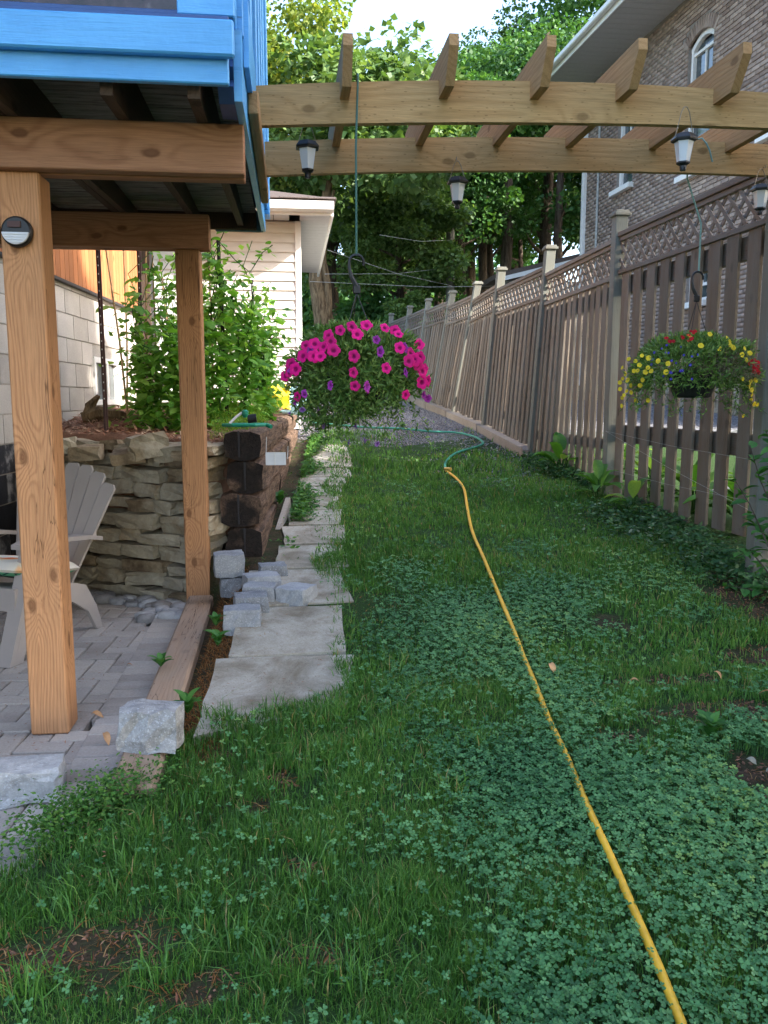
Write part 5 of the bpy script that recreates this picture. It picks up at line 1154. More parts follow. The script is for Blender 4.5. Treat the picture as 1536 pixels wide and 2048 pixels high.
fy = flower_mesh('calibrachoa', .0140, M['yflower'], n=15); fr_ = flower_mesh('geranium_floret', .012, M['red'], trumpet=False, n=10); fb_ = flower_mesh('lobelia', .008, M['blueflower'], trumpet=False, n=10)
ye = [(1402, 691), (1439, 697), (1316, 722), (1297, 716), (1336, 727), (1257, 718), (1284, 711), (1296, 735), (1275, 741), (1291, 744), (1302, 742), (1268, 742), (1245, 757), (1285, 760), (1261, 771), (1280, 771), (1253, 782), (1296, 801), (1244, 796), (1243, 812), (1240, 778), (1332, 744), (1461, 690), (1467, 695), (1490, 697), (1484, 710), (1485, 708), (1502, 762), (1504, 780), (1502, 800), (1509, 808), (1515, 810), (1487, 832), (1420, 668), (1455, 675), (1380, 672), (1500, 706), (1486, 758), (1504, 790), (1244, 735), (1248, 790), (1272, 802), (1262, 785), (1240, 765), (1460, 683), (1493, 720), (1271, 722), (1279, 730), (1250, 748), (1255, 760), (1500, 772), (1512, 760)]
for q in ye: place_flower(fy, 'yellow_flower', q, c, .365, .31, .235, rim, t, .5)
for k in range(22): place_flower(fb_, 'blue_flower', (U(1300, 1400) if k < 26 else U(1400, 1480), U(690, 760)), c, .35, .30, .215, rim, t, .5)
for (uu, vv, nn_) in ((1508, 727, 16), (1511, 740, 12), (1384, 668, 8), (1342, 682, 4), (1375, 672, 4)):
    for k in range(nn_): place_flower(fr_, 'red_flower', (uu+U(-11, 11), vv+U(-10, 10)), c, .37, .31, .24, rim, t, .8)
p0 = atY(1388, 285, 4.24); ph = Vector((c.x+.004, 4.30, atY(1388, 545, 4.3).z)); e0 = atY(1404, 284, 4.235)
solo('green_cord', G().tube([ph, (ph.x, 4.30, ph.z+.25), (p0.x, 4.298, 2.42), (p0.x, 4.296, 2.585), (p0.x+.01, 4.27, 2.60), (e0.x, 4.235, 2.60), atY(1413, 287, 4.225), atY(1419, 300, 4.22), atY(1425, 324, 4.22)], .0045, 7), M['cordp'], 'pale green cord tied over the rear beam holding the yellow flower basket', 'cord')
# ================================================================== PLANTS
def big_leaf(name, L_, W_, mat, nseg=6, cup=.15, arch=.25, heart=False):
    vs = []; fs = []
    for i in range(nseg+1):
        t = i/nseg; w_ = W_/2*(sin(pi*min(1, t**.75))**.8 if not heart else sin(pi*min(1, (t*.86+.14)**.8))**.75)
        if i == nseg: w_ = .0005
        z = arch*L_*sin(pi*t*.75); y = L_*t
        vs += [(-w_, y, z+cup*w_), (-w_*.5, y, z+cup*.2*w_+.02*W_), (0, y, z-.02*W_), (w_*.5, y, z+cup*.2*w_+.02*W_), (w_, y, z+cup*w_)]
    for i in range(nseg):
        for k in range(4): a = i*5+k; fs.append((a, a+1, a+6, a+5))
    return mesh_of(name, G().add(vs, fs), mat, True)
hl = [big_leaf('leaf', U(.20, .28), U(.10, .14), M['hosta'], 7, .3, U(.15, .4)) for _ in range(4)]
def hosta(x, y, z, n, sc, label):
    t = thing('hosta', label, 'hosta', (x, y, z)); st = G()
    for k in range(n):
        a = 2*pi*k/n*1.62; tl = U(.1, .9); r_ = .04*tl; h_ = sc*U(.1, .24)*(1-.4*tl)
        b = Vector((x+cos(a)*(r_+h_*.35*tl), y+sin(a)*(r_+h_*.35*tl), z+h_)); st.tube([(x+cos(a)*.02, y+sin(a)*.02, z-.02), b], .005*sc, 5)
        link('leaf', hl[k % 4], t, b, Euler((radians(50-80*tl), 0, a-pi/2)), (sc*U(.8, 1.15),)*3)
    part('stalks', st, M['weed'], t, kind='stuff')
hz = [(3.02, 5.2, 20, 1.25, 'bright sunlit hosta behind the near fence boards at the right'), (3.0, 5.85, 20, 1.2, 'yellow green hosta behind the middle of the near fence panel'), (2.95, 6.45, 18, 1.1, 'sunlit hosta behind the fence post'), (3.0, 7.2, 14, 1.0, 'hosta behind the second fence panel'), (3.1, 4.6, 20, 1.25, 'sunlit hosta behind the fence at the right edge'), (2.50, 7.45, 13, 1.0, 'green hosta leaning out in front of the second fence panel'), (2.45, 6.35, 12, .75, 'small shaded hosta at the foot of the near fence post'), (2.52, 5.85, 9, .7, 'low hosta under the near fence boards'), (3.35, 5.5, 16, 1.2, 'hosta growing by the driveway beyond the fence')]
for x, y, n, s_, lab in hz: hosta(x, y, float(gl(x, y))+.02, n, s_, lab)
# weeds with broad leaves by the timber
wl = [big_leaf('leaf', .075, .04, M['shrub'], 5, .2, .2) for _ in range(2)]
def rosette(x, y, z, n, sc, lab):
    t = thing('broadleaf_weed', lab, 'weed', (x, y, z))
    for k in range(n): a = 2.4*k; link('leaf', wl[k % 2], t, (x, y, z+.005+.004*k*sc), Euler((radians(U(5, 45)), 0, a)), (sc*U(.7, 1.1),)*3)
for (u, v, sc, n, lab) in ((436, 1302, 1.0, 12, 'broadleaf weed rooted between the timber and the slab'), (432, 1262, .9, 10, 'broadleaf weed beside the nearest grey block'), (322, 1345, .9, 9, 'small weed on the patio side of the timber'), (1420, 1490, 1.1, 14, 'pale weed among the bare soil at the right'), (548, 970, 1.2, 12, 'broadleaf weed at the foot of the log wall'), (560, 1015, 1.2, 14, 'leafy weed beside the slab path near the log wall'), (375, 1440, 1.0, 12, 'weed sprouting behind the split faced block')):
    p = gnd(u, v); rosette(p.x, p.y, p.z+.02, n, sc, lab)
# bean vines / raspberry canes in the bed
bl = [big_leaf('leaf', .085, .075, M['bean_o'], 5, -.15, .18, True) for _ in range(3)]
def vine(x, y, z, H_, w_, nbig, nsm, lab, name='bean_plant', lean=0):
    t = thing(name, lab, 'climbing plant', (x, y, z)); st = G(); paths = []
    for k in range(6):
        pts = [Vector((x+U(-.05, .05), y+U(-.05, .05), z))]
        hh = H_*U(.6, 1)
        for j in range(7): pts.append(Vector((x+U(-w_, w_)*.6*(j/6)+lean*(j/6), y+U(-w_, w_)*.5*(j/6), z+hh*(j+1)/7)))
        st.tube(pts, .0035, 5, False); paths.append(pts)
    part('stems', st, M['weed'], t, kind='stuff')
    def pick():
        pts = random.choice(paths); s_ = U(0, 6.99); q = pts[int(s_)].lerp(pts[min(7, int(s_)+1)], s_ % 1); a = U(0, 2*pi); r_ = abs(random.gauss(0, w_*.45)); return q+Vector((cos(a)*r_, sin(a)*r_, U(-.05, .05)))
    for k in range(nbig): q = pick(); q.y -= U(0, w_*.4); link('leaf', bl[k % 3], t, q, Euler((radians(U(-60, 15)), radians(U(-20, 20)), U(pi*.5, pi*1.5))), (U(.7, 1.3),)*3)
    P = np.array([tuple(pick()) for _ in range(nsm)]); n = len(P); D = unit(n); D[:, 2] = -np.abs(D[:, 2])*.5; Nn = unit(n)*.6+np.array([.2, -.4, .8])
    V, F = leafgeo(P, D, Nn, RNG.uniform(.045, .09, n), RNG.uniform(.035, .065, n), .12, .15); finish(t, [V], [F], [np.tile(RNG.random(n), 4)], M['bean'])
vines = [(-1.10, 6.55, 1.25, .17, 46, 260, 'climbing bean plant nearest the block wall'), (-1.02, 6.25, .75, .2, 46, 420, 'low leafy plant at the front of the bed'), (-.78, 6.15, .8, .2, 46, 420, 'low leafy plant in front of the rear cedar post'), (-.92, 6.8, 1.55, .2, 60, 420, 'tall bean plant left of the rear cedar post'), (-.70, 6.5, 1.0, .2, 50, 380, 'leafy plant directly left of the rear cedar post'), (-.48, 7.0, 1.3, .2, 45, 420, 'dense leafy plant behind the rear cedar post'), (-.52, 6.3, 1.45, .16, 50, 300, 'bean plant climbing just right of the rear cedar post'), (-.35, 6.5, 1.30, .22, 56, 420, 'bean plant twining up the black steel post'), (-.22, 7.1, 1.0, .2, 56, 420, 'raspberry bush spreading before the white siding'), (-.30, 7.9, 1.1, .22, 30, 420, 'raspberry bush at the back of the bed'), (-.75, 7.6, 1.5, .25, 30, 500, 'tall mass of bean leaves at the back of the bed')]
for x, y, H_, w_, nb, ns, lab in vines: vine(x, y, float(bed_z(x, y)), H_*1.08, w_*1.2, nb, int(ns*(.8 if x < -.85 else 1.15)), lab)
# long shoot reaching right over the siding
t = thing('bean_shoot', 'long leafy bean shoot reaching right across the white siding', 'climbing plant', (-.35, 6.3, 2.0)); sh = [atY(440, 485, 6.4), atY(470, 520, 6.4), atY(500, 545, 6.35), atY(525, 505, 6.3), atY(545, 490, 6.3)]; part('stem', G().tube(sh, .004, 5), M['weed'], t)
for (u, v) in ((432, 480), (445, 487), (455, 500), (462, 515), (470, 508), (478, 525), (488, 528), (492, 545), (500, 540), (505, 525), (515, 513), (522, 505), (530, 500), (540, 495), (535, 488), (447, 520), (455, 540), (470, 550), (485, 560), (440, 545), (415, 520), (410, 505)): p = atY(u, v, 6.35+U(-.1, .1)); link('leaf', bl[0], t, p, Euler((radians(U(-50, 10)), 0, U(pi*.5, pi*1.5))), (U(.55, .95),)*3)
# moss phlox
n = 9000; x = RNG.uniform(-.52, -.02, n); y = RNG.uniform(5.38, 8.6, n); k = (x < np.interp(y, [5.15, 10.2], [-.27, .02])+snoise(x, y, 8, 2)*.03) & (x > -.55+np.clip(y-6, 0, 2)*.12); x, y = x[k], y[k]; n = len(x); hh = .10+.05*snoise(x, y, 9, 7)
P = np.stack([x, y, bed_z(x, y)+RNG.uniform(0, 1, n)*hh], 1); D = unit(n); D[:, 2] = np.abs(D[:, 2])+.3; V, F = quadleaf(P, D, unit(n), RNG.uniform(.02, .045, n), .005)
link('moss_phlox', mesh_np('moss_phlox', V, F, M['moss'], RNG.random(n)), kind='stuff', label='low feathery bright green ground cover on top of the bed by the logs', category='ground cover')
# shrub at the right edge
sl_ = [big_leaf('leaf', .062, .034, M['shrub'], 5, .25, .15) for _ in range(2)]
t = thing('shrub', 'leafy shrub reaching in from the right edge in front of the fence', 'shrub', (2.05, 3.25, .25)); st = G()
for (pts) in ([(1575, 1240), (1540, 1150), (1500, 1100), (1460, 1120)], [(1575, 1240), (1540, 1100), (1500, 1010), (1470, 960)], [(1590, 1200), (1560, 1050), (1520, 960), (1500, 890)], [(1590, 1230), (1550, 1180), (1500, 1180), (1455, 1170)], [(1590, 1230), (1560, 1130), (1530, 1070), (1500, 1040)], [(1600, 1200), (1570, 1000), (1550, 900), (1530, 860)]):
    q = [atY(u, v, 3.35+.1*k) for k, (u, v) in enumerate(pts)]; q[0].z = .25; st.tube(q, [.006, .004, .003, .0015], 5, False)
    for k in range(22):
        s_ = U(.7, 2.99); b = q[int(s_)].lerp(q[int(s_)+1], s_ % 1); link('leaf', sl_[k % 2], t, b, Euler((radians(U(-45, 25)), radians(U(-25, 25)), U(0, 6.28))), (U(.7, 1.3),)*3)
part('branches', st, M['bark'], t, kind='stuff')
# ------------------------------------------------------------------ ground cover by the fence, weeds along the wall
def scat(n, fx_, smin, smax, hmax, mat, name, label, cat, zf=gl, asp=.6):
    x, y = fx_(n); n = len(x); P = np.stack([x, y, zf(x, y)+RNG.uniform(0, 1, n)**1.3*hmax], 1); D = unit(n); D[:, 2] *= .35; Nn = unit(n)*.45+np.array([0, -.15, 1]); L_ = RNG.uniform(smin, smax, n)
    V, F = leafgeo(P, D, Nn, L_, L_*asp, .15, .1); return link(name, mesh_np(name, V, F, mat, np.tile(RNG.random(n), 4)), kind='stuff', label=label, category=cat)
def f1(n):
    y = RNG.uniform(3.2, 8.3, n); d = np.abs(RNG.normal(0, .27, n))*np.interp(y, [3.2, 5, 8.3], [1.5, 1.1, .4]); x = 2.92-.0443*y-d+.02; k = snoise(x, y, 4, 12)+.35 > d; return x[k], y[k]
scat(16000, f1, .015, .05, .11, M['ivy'], 'ground_cover', 'dark leafy ground cover creeping along the foot of the fence', 'ground cover')
def f2(n):
    y = RNG.uniform(5.3, 10, n); x = np.interp(y, [5.3, 10], [-.05, .25])+np.abs(RNG.normal(0, .09, n)); k = snoise(x, y, 6, 13) > -.2; return x[k], y[k]
scat(8000, f2, .015, .05, .10, M['weed'], 'path_weeds', 'green weeds growing between the log wall and the slab path', 'weeds')
def f3(n):
    x = RNG.normal(-.60, .10, n); y = np.interp(x, [-.79, -.45], [2.24, 2.50])+RNG.normal(0, .085, n); return x, y
scat(4200, f3, .008, .02, .075, M['weed'], 'patio_weeds', 'spreading weeds over the near end of the edging timber', 'weeds')
def f4(n):
    y = RNG.uniform(5.0, 10, n); x = -.1+RNG.uniform(-.2, .9, n)*1.0+ .06*(y-5); k = (np.abs(((y-5) % .45)-.02) < .06) & (RNG.random(n) < .6); return x[k], y[k]
scat(7000, f4, .010, .026, .045, M['weed'], 'joint_weeds', 'weeds and moss sprouting in the joints of the slab path', 'weeds')
# ================================================================== LAWN
def lawn_ok(x, y):
    left = np.interp(y, [.9, 1.55, 1.9, 2.15, 2.26, 2.46, 2.60, 2.80, 2.93, 3.25, 4.2, 4.9, 5.4, 6.5, 8, 9.5], [-3, -2.2, -1.1, -.79, -.69, -.57, -.47, -.40, -.36, .19, .20, .14, .16, .25, .33, .40])
    edge = left + snoise(x, y, 7, 21)*.05
    right = 2.92-.0443*y-.02
    return (x > edge) & (x < right) & ~(on_path(x, y) & (x < edge+.02))
hx = np.array([q.x for q in hpth]); hy = np.array([q.y for q in hpth])
def clov(x, y):          # clover density mask
    a = snoise(x, y, 1.9, 31)*.5+snoise(x, y, 6, 32)*.28
    b = np.clip((x-.08-(y-1.6)*.05)*2.2, -1, .85) - np.clip((y-2.25)*1.5, 0, 1.0)
    c2 = -1.0 + 1.35*np.exp(-((y-3.9-(x-.6)*.2)/.75)**2)*np.clip(x*1.3, 0, 1)
    return np.clip(np.maximum(b+a, c2+a*.9)+.12, -.15, 1)
def sample(n, y0, y1, x0, x1):
    y = RNG.uniform(y0, y1, n); x = RNG.uniform(x0, x1, n); return x, y
bands = [(1.15, 2.2, 46000, .046, .0024, -1.9, 2.6), (2.2, 3.4, 27000, .046, .0033, -1.2, 2.85), (3.4, 5.2, 12500, .045, .0048, -.4, 2.8), (5.2, 7.6, 6500, .045, .0068, -.1, 2.8), (7.6, 11.5, 2000, .055, .010, .1, 2.6)]
for bi, (y0, y1, den, h, wd, x0, x1) in enumerate(bands):
    x, y = sample(int(den*(y1-y0)*(x1-x0)), y0, y1, x0, x1); c_ = clov(x, y); p_ = np.clip(1-.93*np.clip(c_*1.3, 0, 1), .07, 1)*(1-.95*np.minimum(1, dirt(x, y)*1.5))
    tuft = np.clip(.75+.5*snoise(x, y, 14, 41), .25, 1.1)
    if y1 > 9: p_ = p_*np.clip(1.0-(y-8.6)*.42+.7*snoise(x, y, 2.2, 8), .02, 1)
    if y0 > 7: p_ = p_
    p_ = p_*np.where(x > .5+.55*y, .5, 1); k = lawn_ok(x, y) & (RNG.random(len(x)) < p_*tuft); x, y = x[k], y[k]; hh = h*(1+.35*snoise(x, y, 3.3, 42))*(1+.3*snoise(x, y, 16, 43))
    dz = gfun(x, y)
    # blades near the hose stay lower
    hd = np.abs(x-np.interp(y, hy, hx)); hh = hh*np.where(hd < .013, .6, 1)
    blades('lawn_grass', np.stack([x, y], 1), dz, hh, wd, M['grass'], .55, kind='stuff', label='dark green lawn grass of the side yard', category='grass')
# grass tufts overhanging the slabs and edges
x, y = sample(5200, 2.6, 9.5, -.45, .9); e = np.interp(y, [2.6, 3.2, 4.2, 4.9, 5.4, 6.5, 8, 9.5], [-.2, .20, .23, .24, .28, .34, .42, .5]); k = np.abs(x-e-.03) < .07; x, y = x[k], y[k]
blades('edge_grass', np.stack([x, y], 1), gl(x, y), .085+0*x, .0045, M['grass'], .8, kind='stuff', label='longer grass hanging over the edge of the slab path', category='grass')
# tall tufts of coarse grass
tx = []; ty = []
for (u, v) in ((560, 1850), (400, 1830), (440, 1890), (610, 1790), (150, 1830), (680, 1440), (900, 1600), (640, 1450), (1230, 1440), (1290, 1520), (520, 1700), (330, 1960), (60, 1990), (250, 1780), (1100, 1330), (800, 1340), (480, 1460), (550, 1440), (440, 1450), (700, 1980), (560, 1960), (850, 1420), (960, 1500)):
    p = gnd(u, v); q = RNG.normal(0, .035, (90, 2)); tx += list(p.x+q[:, 0]); ty += list(p.y+q[:, 1])
tx, ty = np.array(tx), np.array(ty); blades('grass_tufts', np.stack([tx, ty], 1), gl(tx, ty), .09+0*tx, .0038, M['grass'], .9, kind='stuff', label='taller coarse grass tufts standing in the lawn', category='grass')
# dead grass on the bare spots
x, y = sample(60000, 1.1, 5, -1.3, 2.6); k = RNG.random(len(x)) < dirt(x, y)*.6*np.where(x < .2, 1.6, .25); x, y = x[k], y[k]
blades('dead_grass', np.stack([x, y], 1), gl(x, y)+.003, .022+0*x, .003, M['dead'], 2.6, kind='stuff', label='orange brown dead grass on the bare spots of the lawn', category='grass')
x, y = sample(5200, 2.5, 5.1, -.43, -.26); blades('dead_grass', np.stack([x, y], 1), gfun(x, y)+.003, .02+0*x, .003, M['dead'], 2.4, kind='stuff', label='dry brown clippings lying between the timber and the slabs', category='grass')
x, y = sample(2600, 2.9, 9.6, -.3, .7); k = RNG.random(len(x)) < np.clip(snoise(x, y, 5, 77)*1.2+.1, 0, 1); x, y = x[k], y[k]; blades('dead_grass', np.stack([x, y], 1), gl(x, y)+.02, .012+0*x, .003, M['dead'], 3.0, kind='stuff', label='dry clippings scattered over the slabs', category='grass')
# crumbs of soil, twigs on the bare spots
x, y = sample(90000, 1.1, 5.4, -1.3, 2.7); k = (RNG.random(len(x)) < dirt(x, y)*.35) & lawn_ok(x, y); x, y = x[k], y[k]; n = len(x)
V, F = quadleaf(np.stack([x, y, gl(x, y)+.006], 1), unit(n)*np.array([1, 1, .25]), unit(n)*.5+np.array([0, 0, 1]), RNG.uniform(.005, .024, n), RNG.uniform(.002, .007, n)); link('soil_litter', mesh_np('soil_litter', V, F, M['chip'], RNG.beta(1, 2.2, n)*.6), kind='stuff', label='bits of bark and twig lying on the bare soil of the lawn', category='litter')
lumps('soil_crumbs', np.stack([x[::2], y[::2], gl(x[::2], y[::2])+.002], 1), .008, M['mulch'], kind='stuff', label='crumbs of dark soil on the bare spots of the lawn', category='soil')
# clover
def clover(x, y, sz, name):
    n = len(x); h = RNG.uniform(.03, .062, n)*(1+.3*snoise(x, y, 5, 44)); hd = np.abs(x-np.interp(y, hy, hx)); h = np.where(hd < .011, h*.6, h); z = gfun(x, y)+h; a0 = RNG.uniform(0, 2*pi, n); tl = RNG.normal(0, .28, (n, 2)); Vs = []; Fs = []; s_ = sz*RNG.uniform(.65, 1.25, n); rn = np.clip(RNG.random(n)*.75+.12+.2*snoise(x, y, 3, 93), 0, 1); off = 0
    Nn = np.stack([tl[:, 0], tl[:, 1]-.12, np.ones(n)], 1); Nn /= np.linalg.norm(Nn, axis=1, keepdims=True)
    for k in range(3):
        a = a0+k*2.094; D = np.stack([np.cos(a), np.sin(a), 0*a], 1); D -= Nn*np.sum(D*Nn, 1, keepdims=True); D /= np.linalg.norm(D, axis=1, keepdims=True); S = np.cross(Nn, D); P = np.stack([x, y, z], 1)
        pr = [(0, 0, 0), (.45, -.40, .10), (.85, -.46, .13), (1.03, -.22, .06), (.95, 0, -.03), (1.03, .22, .06), (.85, .46, .13), (.45, .40, .10)]
        V = np.stack([P+D*(s_*p)[:, None]+S*(s_*q)[:, None]+Nn*(s_*r)[:, None] for p, q, r in pr], 1).reshape(-1, 3); i = np.arange(n)*8
        Vs.append(V); T = [(0, 1, 4), (1, 2, 4), (2, 3, 4), (0, 4, 7), (4, 6, 7), (4, 5, 6)]; Fs.append(np.concatenate([np.stack([i+p, i+q, i+r], 1) for p, q, r in T])+off); off += len(V)
    st = np.stack([x-.0006, y, z-h, x+.0006, y, z-h, x, y, z], 1).reshape(-1, 3); i = np.arange(n)*3; Fs.append(np.stack([i, i+1, i+2], 1)+off); Vs.append(st)
    return link(name, mesh_np(name, np.concatenate(Vs), np.concatenate(Fs), M['clover'], np.concatenate([np.tile(rn, 6)]*3+[rn])), kind='stuff', label='white clover leaves spreading through the lawn', category='clover')
for (y0, y1, den, sz, x0, x1) in ((1.15, 2.3, 12500, .0100, -.6, 2.6), (2.3, 3.4, 10500, .0100, -.3, 2.8), (3.4, 5.4, 5600, .0112, .1, 2.7), (5.4, 7.5, 1300, .013, .3, 2.6)):
    x, y = sample(int(den*(y1-y0)*(x1-x0)), y0, y1, x0, x1); k = lawn_ok(x, y) & (RNG.random(len(x)) < np.where(x > .5+.55*y, .6, 1)*np.clip(clov(x, y), .035, 1)*(1-np.minimum(1, dirt(x, y)*2))); clover(x[k], y[k], sz, 'clover')
# fallen leaves, debris
dl = [big_leaf('leaf', .05, .022, None, 4, .5, .5), big_leaf('leaf', .07, .05, None, 5, .4, .4)]
lm = [plain('dry_tan_leaf', (.50, .27, .12), .7, .3), plain('pale_dry_leaf', (.24, .22, .16), .7, .2), plain('orange_leaf', (.48, .17, .03), .7, .3)]
for k, (u, v, j, s_, lab) in enumerate(((1253, 1385, 0, 1, 'small upright tan dead leaf in the clover'), (1110, 1365, 0, 1.2, 'tan dead leaf lying left of the bare soil'), (1442, 1375, 0, .8, 'small tan leaf on the dark soil'), (1515, 1405, 0, 1, 'curled tan leaf on the soil at the right edge'), (1512, 1550, 1, .5, 'large pale curled leaf at the right edge'), (1530, 1565, 1, .45, 'pale folded leaf below the large pale one'), (1527, 1468, 2, .9, 'orange leaf on the soil at the right edge'), (208, 1436, 0, 1.1, 'tan leaf on the pavers between post and block'), (218, 1492, 0, 1.2, 'dry tan leaf against the grey block'), (265, 1330, 2, .5, 'small red brown leaf on the patio pavers'))):
    p = gnd(u, v) if u > 500 else atZ(u, v, .01); me = dl[1 if j == 1 else 0].copy(); me.materials.clear(); me.materials.append(lm[j]); link('fallen_leaf', me, None, (p.x, p.y, p.z+.035*(u > 500)), Euler((U(-.3, .5), U(-.3, .3), U(0, 6))), (s_,)*3, label=lab, category='leaf')
n = 2200; x = RNG.uniform(-2, .2, n); y = RNG.uniform(1.9, 5.2, n); k = np.where(x < -.6, y < 5.0, on_path(x, y)) | (np.abs(x+.52) < .07); x, y = x[k], y[k]; z = np.where(np.abs(x+.52) < .075, .112, np.where(x < -.6, .002, gl(x, y)+.017)); n = len(x); V, F = quadleaf(np.stack([x, y, z], 1), unit(n)*np.array([1, 1, .08]), np.array([0, 0, 1.])+unit(n)*.3, RNG.uniform(.006, .022, n), RNG.uniform(.002, .005, n))
link('plant_litter', mesh_np('plant_litter', V, F, M['chip'], RNG.random(n)*.4), kind='stuff', label='scattered bits of dark plant litter on the pavers and slabs', category='litter')
# ================================================================== TREES
def crown_mesh(name, mat, R, Hh, n, leaf, seed, clumps=70, low=-.75):
    rg = np.random.default_rng(seed); C = rg.normal(0, 1, (clumps, 3)); C /= np.linalg.norm(C, axis=1, keepdims=True); C[:, 2] = np.where(C[:, 2] < low, -C[:, 2], C[:, 2]); rr = rg.uniform(.35, 1, clumps)**.6
    C = C*rr[:, None]*np.array([R, R, Hh]); cr = R*rg.uniform(.15, .34, clumps)
    idx = rg.integers(0, clumps, n); d = rg.normal(0, 1, (n, 3)); d /= np.linalg.norm(d, axis=1, keepdims=True); r_ = rg.uniform(.35, 1.05, n)**.6; P = C[idx]+d*(cr[idx]*r_)[:, None]*np.array([1, 1, .62])
    # sub twigs: pull leaves towards little sprays
    D = d+rg.normal(0, .6, (n, 3)); D[:, 2] -= .35; Nn = d*.5+rg.normal(0, .5, (n, 3))+np.array([0, 0, .8]); s_ = rg.uniform(.7, 1.3, n)*leaf
    D = D/np.linalg.norm(D, axis=1, keepdims=True); S = np.cross(D, Nn); S /= np.linalg.norm(S, axis=1, keepdims=True); s1 = s_[:, None]
    V = np.stack([P, P+D*s1*.35-S*s1*.5, P+D*s1, P+D*s1*.35+S*s1*.5], 1).reshape(-1, 3); i = np.arange(n)*4
    return mesh_np(name, V, np.stack([i, i+1, i+2, i+3], 1), mat, np.clip(rg.random(n)*.7+rg.random(clumps)[idx]*.3, 0, 1))
def trunk_mesh(H_, r, seed, mat, crownz, R, lean=0, fork=False):
    rr = random.Random(seed); g = G(); pts = []; 
    for k in range(9): t = k/8; pts.append((lean*t*t*H_+rr.uniform(-.12, .12)*t, rr.uniform(-.12, .12)*t, H_*t-.2))
    g.tube(pts, [r*(1.25-.85*k/8) if k else r*1.5 for k in range(9)], 9)
    for k in range(9):
        z = crownz*(.55+.07*k); a = rr.uniform(0, 6.28); b = Vector(pts[min(8, int(z/H_*8))]); b.z = z; L_ = R*rr.uniform(.4, .85); d = Vector((cos(a), sin(a), rr.uniform(.3, .9))).normalized()
        g.tube([b, b+d*L_*.35+Vector((0, 0, -.05)), b+d*L_*.7+Vector((0, 0, .15)), b+d*L_+Vector((rr.uniform(-.3, .3), rr.uniform(-.3, .3), .3))], [r*.38, r*.26, r*.15, r*.05], 6)
    return mesh_of('trunk', g, mat, True)
def tree(x, y, z0, H_, R, kind, label, tr=.22, crz=None, flat=None, seed=0, leaf=.16, n=26000, name='maple_tree', lean=0, low=-.75, bark='bark', cx=0):
    t = thing(name, label, 'tree', (x, y, z0)); hh = flat or R*.9; crz = crz or H_-hh
    link('trunk', trunk_mesh(H_*.86, tr, seed, M[bark], crz, R, lean), t, (x, y, z0), (0, 0, U(0, 6)))
    link('crown', crown_mesh('crown', M[kind], R, hh, n, leaf, seed, int(60+R*14), low), t, (x+cx, y, z0+crz)); return t
TL = [ # x, y, base, height, R, kind, label, trunk, crown z, half height, seed, leaf, n
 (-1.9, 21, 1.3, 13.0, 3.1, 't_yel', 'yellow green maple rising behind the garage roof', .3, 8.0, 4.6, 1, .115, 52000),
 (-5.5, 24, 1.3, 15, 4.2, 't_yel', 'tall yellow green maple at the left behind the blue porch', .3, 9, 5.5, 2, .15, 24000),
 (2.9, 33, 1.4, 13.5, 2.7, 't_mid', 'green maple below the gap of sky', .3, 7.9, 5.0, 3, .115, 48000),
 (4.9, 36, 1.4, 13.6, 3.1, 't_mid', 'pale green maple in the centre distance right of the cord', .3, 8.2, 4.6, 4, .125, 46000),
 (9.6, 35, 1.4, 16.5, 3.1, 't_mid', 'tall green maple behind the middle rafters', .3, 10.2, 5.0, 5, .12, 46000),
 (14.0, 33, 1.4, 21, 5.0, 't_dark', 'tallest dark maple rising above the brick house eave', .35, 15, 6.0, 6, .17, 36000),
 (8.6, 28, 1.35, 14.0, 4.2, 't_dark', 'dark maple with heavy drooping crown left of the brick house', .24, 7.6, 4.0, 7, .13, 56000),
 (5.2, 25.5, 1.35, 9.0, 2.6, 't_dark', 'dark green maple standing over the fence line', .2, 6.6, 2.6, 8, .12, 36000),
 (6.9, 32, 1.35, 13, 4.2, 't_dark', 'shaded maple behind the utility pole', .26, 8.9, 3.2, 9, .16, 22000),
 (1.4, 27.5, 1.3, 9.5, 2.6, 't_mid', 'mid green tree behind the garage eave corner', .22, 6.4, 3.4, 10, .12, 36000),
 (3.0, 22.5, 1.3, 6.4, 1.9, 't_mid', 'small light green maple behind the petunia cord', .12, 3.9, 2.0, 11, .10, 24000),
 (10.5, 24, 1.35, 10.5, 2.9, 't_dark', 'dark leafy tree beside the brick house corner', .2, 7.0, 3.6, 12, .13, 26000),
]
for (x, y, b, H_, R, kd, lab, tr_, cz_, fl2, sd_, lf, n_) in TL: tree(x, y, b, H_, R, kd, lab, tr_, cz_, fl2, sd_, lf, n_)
# the bare double trunk beside the garage
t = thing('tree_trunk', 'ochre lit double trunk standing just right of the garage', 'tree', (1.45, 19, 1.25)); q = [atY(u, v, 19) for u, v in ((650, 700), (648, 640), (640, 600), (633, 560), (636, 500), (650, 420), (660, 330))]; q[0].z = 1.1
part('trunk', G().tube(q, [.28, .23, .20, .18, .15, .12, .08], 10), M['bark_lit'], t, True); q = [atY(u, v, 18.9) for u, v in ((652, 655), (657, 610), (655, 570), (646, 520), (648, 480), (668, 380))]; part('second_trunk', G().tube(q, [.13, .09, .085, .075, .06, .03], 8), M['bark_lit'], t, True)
link('crown', crown_mesh('crown', M['t_mid'], 2.6, 2.0, 12000, .15, 33), t, (1.7, 19.6, 7.0))
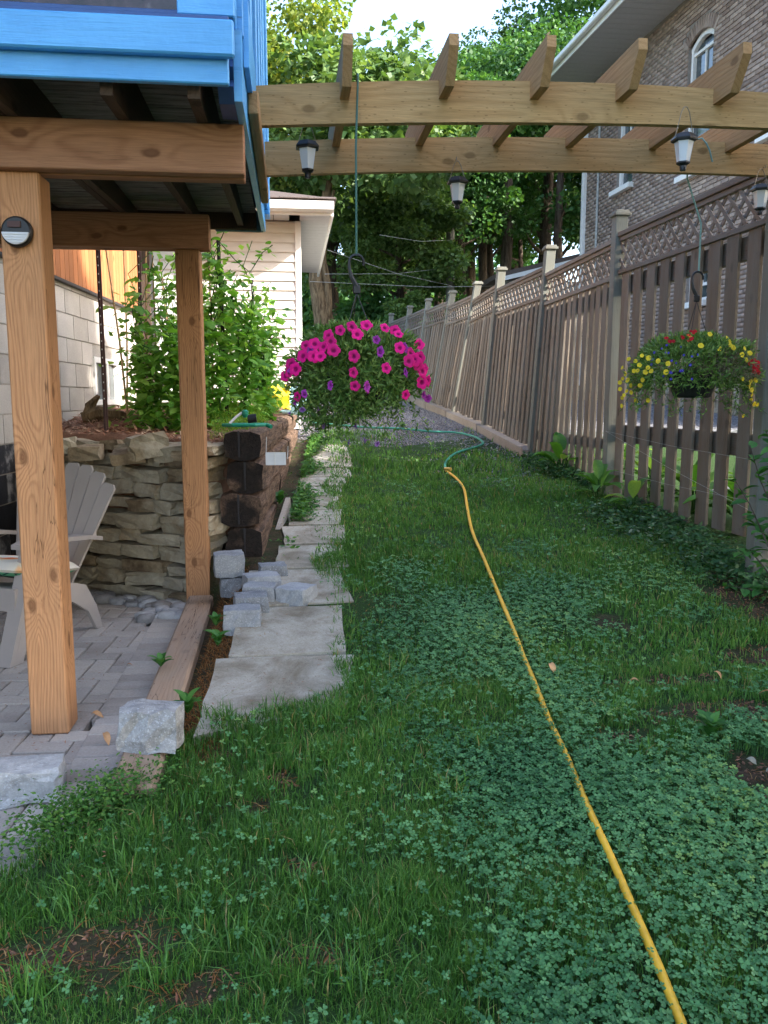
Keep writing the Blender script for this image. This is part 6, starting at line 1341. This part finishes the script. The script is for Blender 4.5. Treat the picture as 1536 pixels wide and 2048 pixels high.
# tall thin trunks in the wood
for k, (u, v0, v1, Y, r, lab) in enumerate(((883, 620, 330, 24, .16, 'bare dark trunk just left of the utility pole'), (962, 600, 380, 26, .16, 'slim dark trunk right of the utility pole'), (985, 590, 360, 27, .14, 'dark trunk in the middle of the three by the pole'), (1008, 580, 340, 25, .20, 'thick dark trunk nearest the fence top'), (835, 560, 420, 24, .17, 'leaning trunk seen over the far fence end'), (1120, 500, 330, 24, .15, 'dark trunk close to the brick house'), (1040, 560, 480, 29, .12, 'thin trunk with sky showing beside it'))):
    a = atY(u, v0, Y); b = atY(u+U(-10, 10), v1, Y); a.z = 1.2; g = G().tube([a, a.lerp(b, .35)+Vector((U(-.1, .1), 0, 0)), a.lerp(b, .7)+Vector((U(-.1, .1), 0, 0)), b], [r*1.2, r, r*.85, r*.6], 9)
    for j in range(3): s_ = a.lerp(b, U(.5, .95)); g.tube([s_, s_+Vector((U(-1.2, 1.2), U(-.4, .4), U(.2, .8)))], [r*.4, r*.12], 5)
    solo('tree_trunk', g, M['bark'], lab, 'tree', True)
# bush and understory at the far end
def bush(x, y, z, R, hh, kd, lab, n, leaf, sd): t = thing('bush', lab, 'bush', (x, y, z)); link('foliage', crown_mesh('foliage', M[kd], R, hh, n, leaf, sd, 46, -.9), t, (x, y, z+hh*.75), kind='stuff'); part('stem', G().tube([(x, y, z-.2), (x+.05, y, z+hh*.8)], [.06, .03], 7), M['bark'], t)
bush(2.75, 19.8, 1.25, .85, 1.5, 't_mid', 'light green bush over the far end of the fence', 13000, .09, 51); bush(1.9, 22, 1.25, 1.5, 1.5, 't_dark', 'dark bush behind the petunia basket', 9000, .12, 52); bush(5.0, 23, 1.3, 1.6, 1.6, 't_dark', 'dark bush behind the far fence posts', 9000, .12, 53); bush(.6, 17.5, 1.2, .9, .8, 't_dark', 'low dark shrub right of the garage', 6000, .10, 54)
# far wood behind everything
n = 70000; a = RNG.uniform(-28, 42, n); zz = RNG.uniform(0, 1, n)**.8*(8.0+2.6*snoise(a, a*0, .5, 61)); yy_ = 46+RNG.uniform(0, 6, n)+snoise(a, zz, .6, 62)*1.5; P = np.stack([a, yy_, 1.4+zz], 1); D = unit(n); V, F = quadleaf(P, D, unit(n)+np.array([0, -.5, .6]), .42, .36)
link('distant_wood', mesh_np('distant_wood', V, F, M['t_dark'], RNG.random(n)), kind='stuff', label='dark mass of woodland closing the view beyond the yard', category='woodland')
# big maples behind the viewer whose shade lies over the near yard
for k, (x, y, H_, R) in enumerate(((9.0, -4.2, 13.5, 5.2), (13.5, -9.5, 15, 6.0), (5.2, -5.5, 11, 3.8), (11.5, -3.2, 14.5, 4.2))):
    tree(x, y, 0, H_, R, 't_dark', ['large maple behind the viewer shading the near lawn', 'far large maple behind the viewer', 'smaller maple behind the viewer on the right', 'tall maple beyond the fence behind the viewer'][k], .35, H_*.55, H_*.42, 70+k, .40, 13000)
# ------------------------------------------------------------------ utility pole and wires
p = atY(902, 590, 22); tp = atY(901, 410, 22); ut = thing('utility_pole', 'grey wooden utility pole beyond the far fence', 'pole', (p.x, 22, 1.2)); part('pole', G().tube([(p.x, 22, 1.1), (tp.x, 22, tp.z)], [.13, .11], 10), M['fpost'], ut)
part('crossarm', G().b2((p.x-.5, 21.86, tp.z-.5), (p.x+.5, 21.95, tp.z-.4), .01), M['fpost'], ut)
for k, (a_, b_, lab) in enumerate((((620, 563), (1060, 571), 'lowest overhead wire crossing behind the hook'), ((650, 548), (905, 535), 'overhead wire above the lowest one'), ((655, 500), (905, 572), 'overhead wire sloping down to the pole'), ((760, 470), (905, 480), 'short wire high beside the pole'))):
    A = atY(*a_, 18.5 if k < 2 else 17.5); B = atY(*b_, 21.9); g = G().tube([A, A.lerp(B, .5)-Vector((0, 0, .08)), B], .007, 5); solo('overhead_wire', g, M['line'], lab, 'wire')
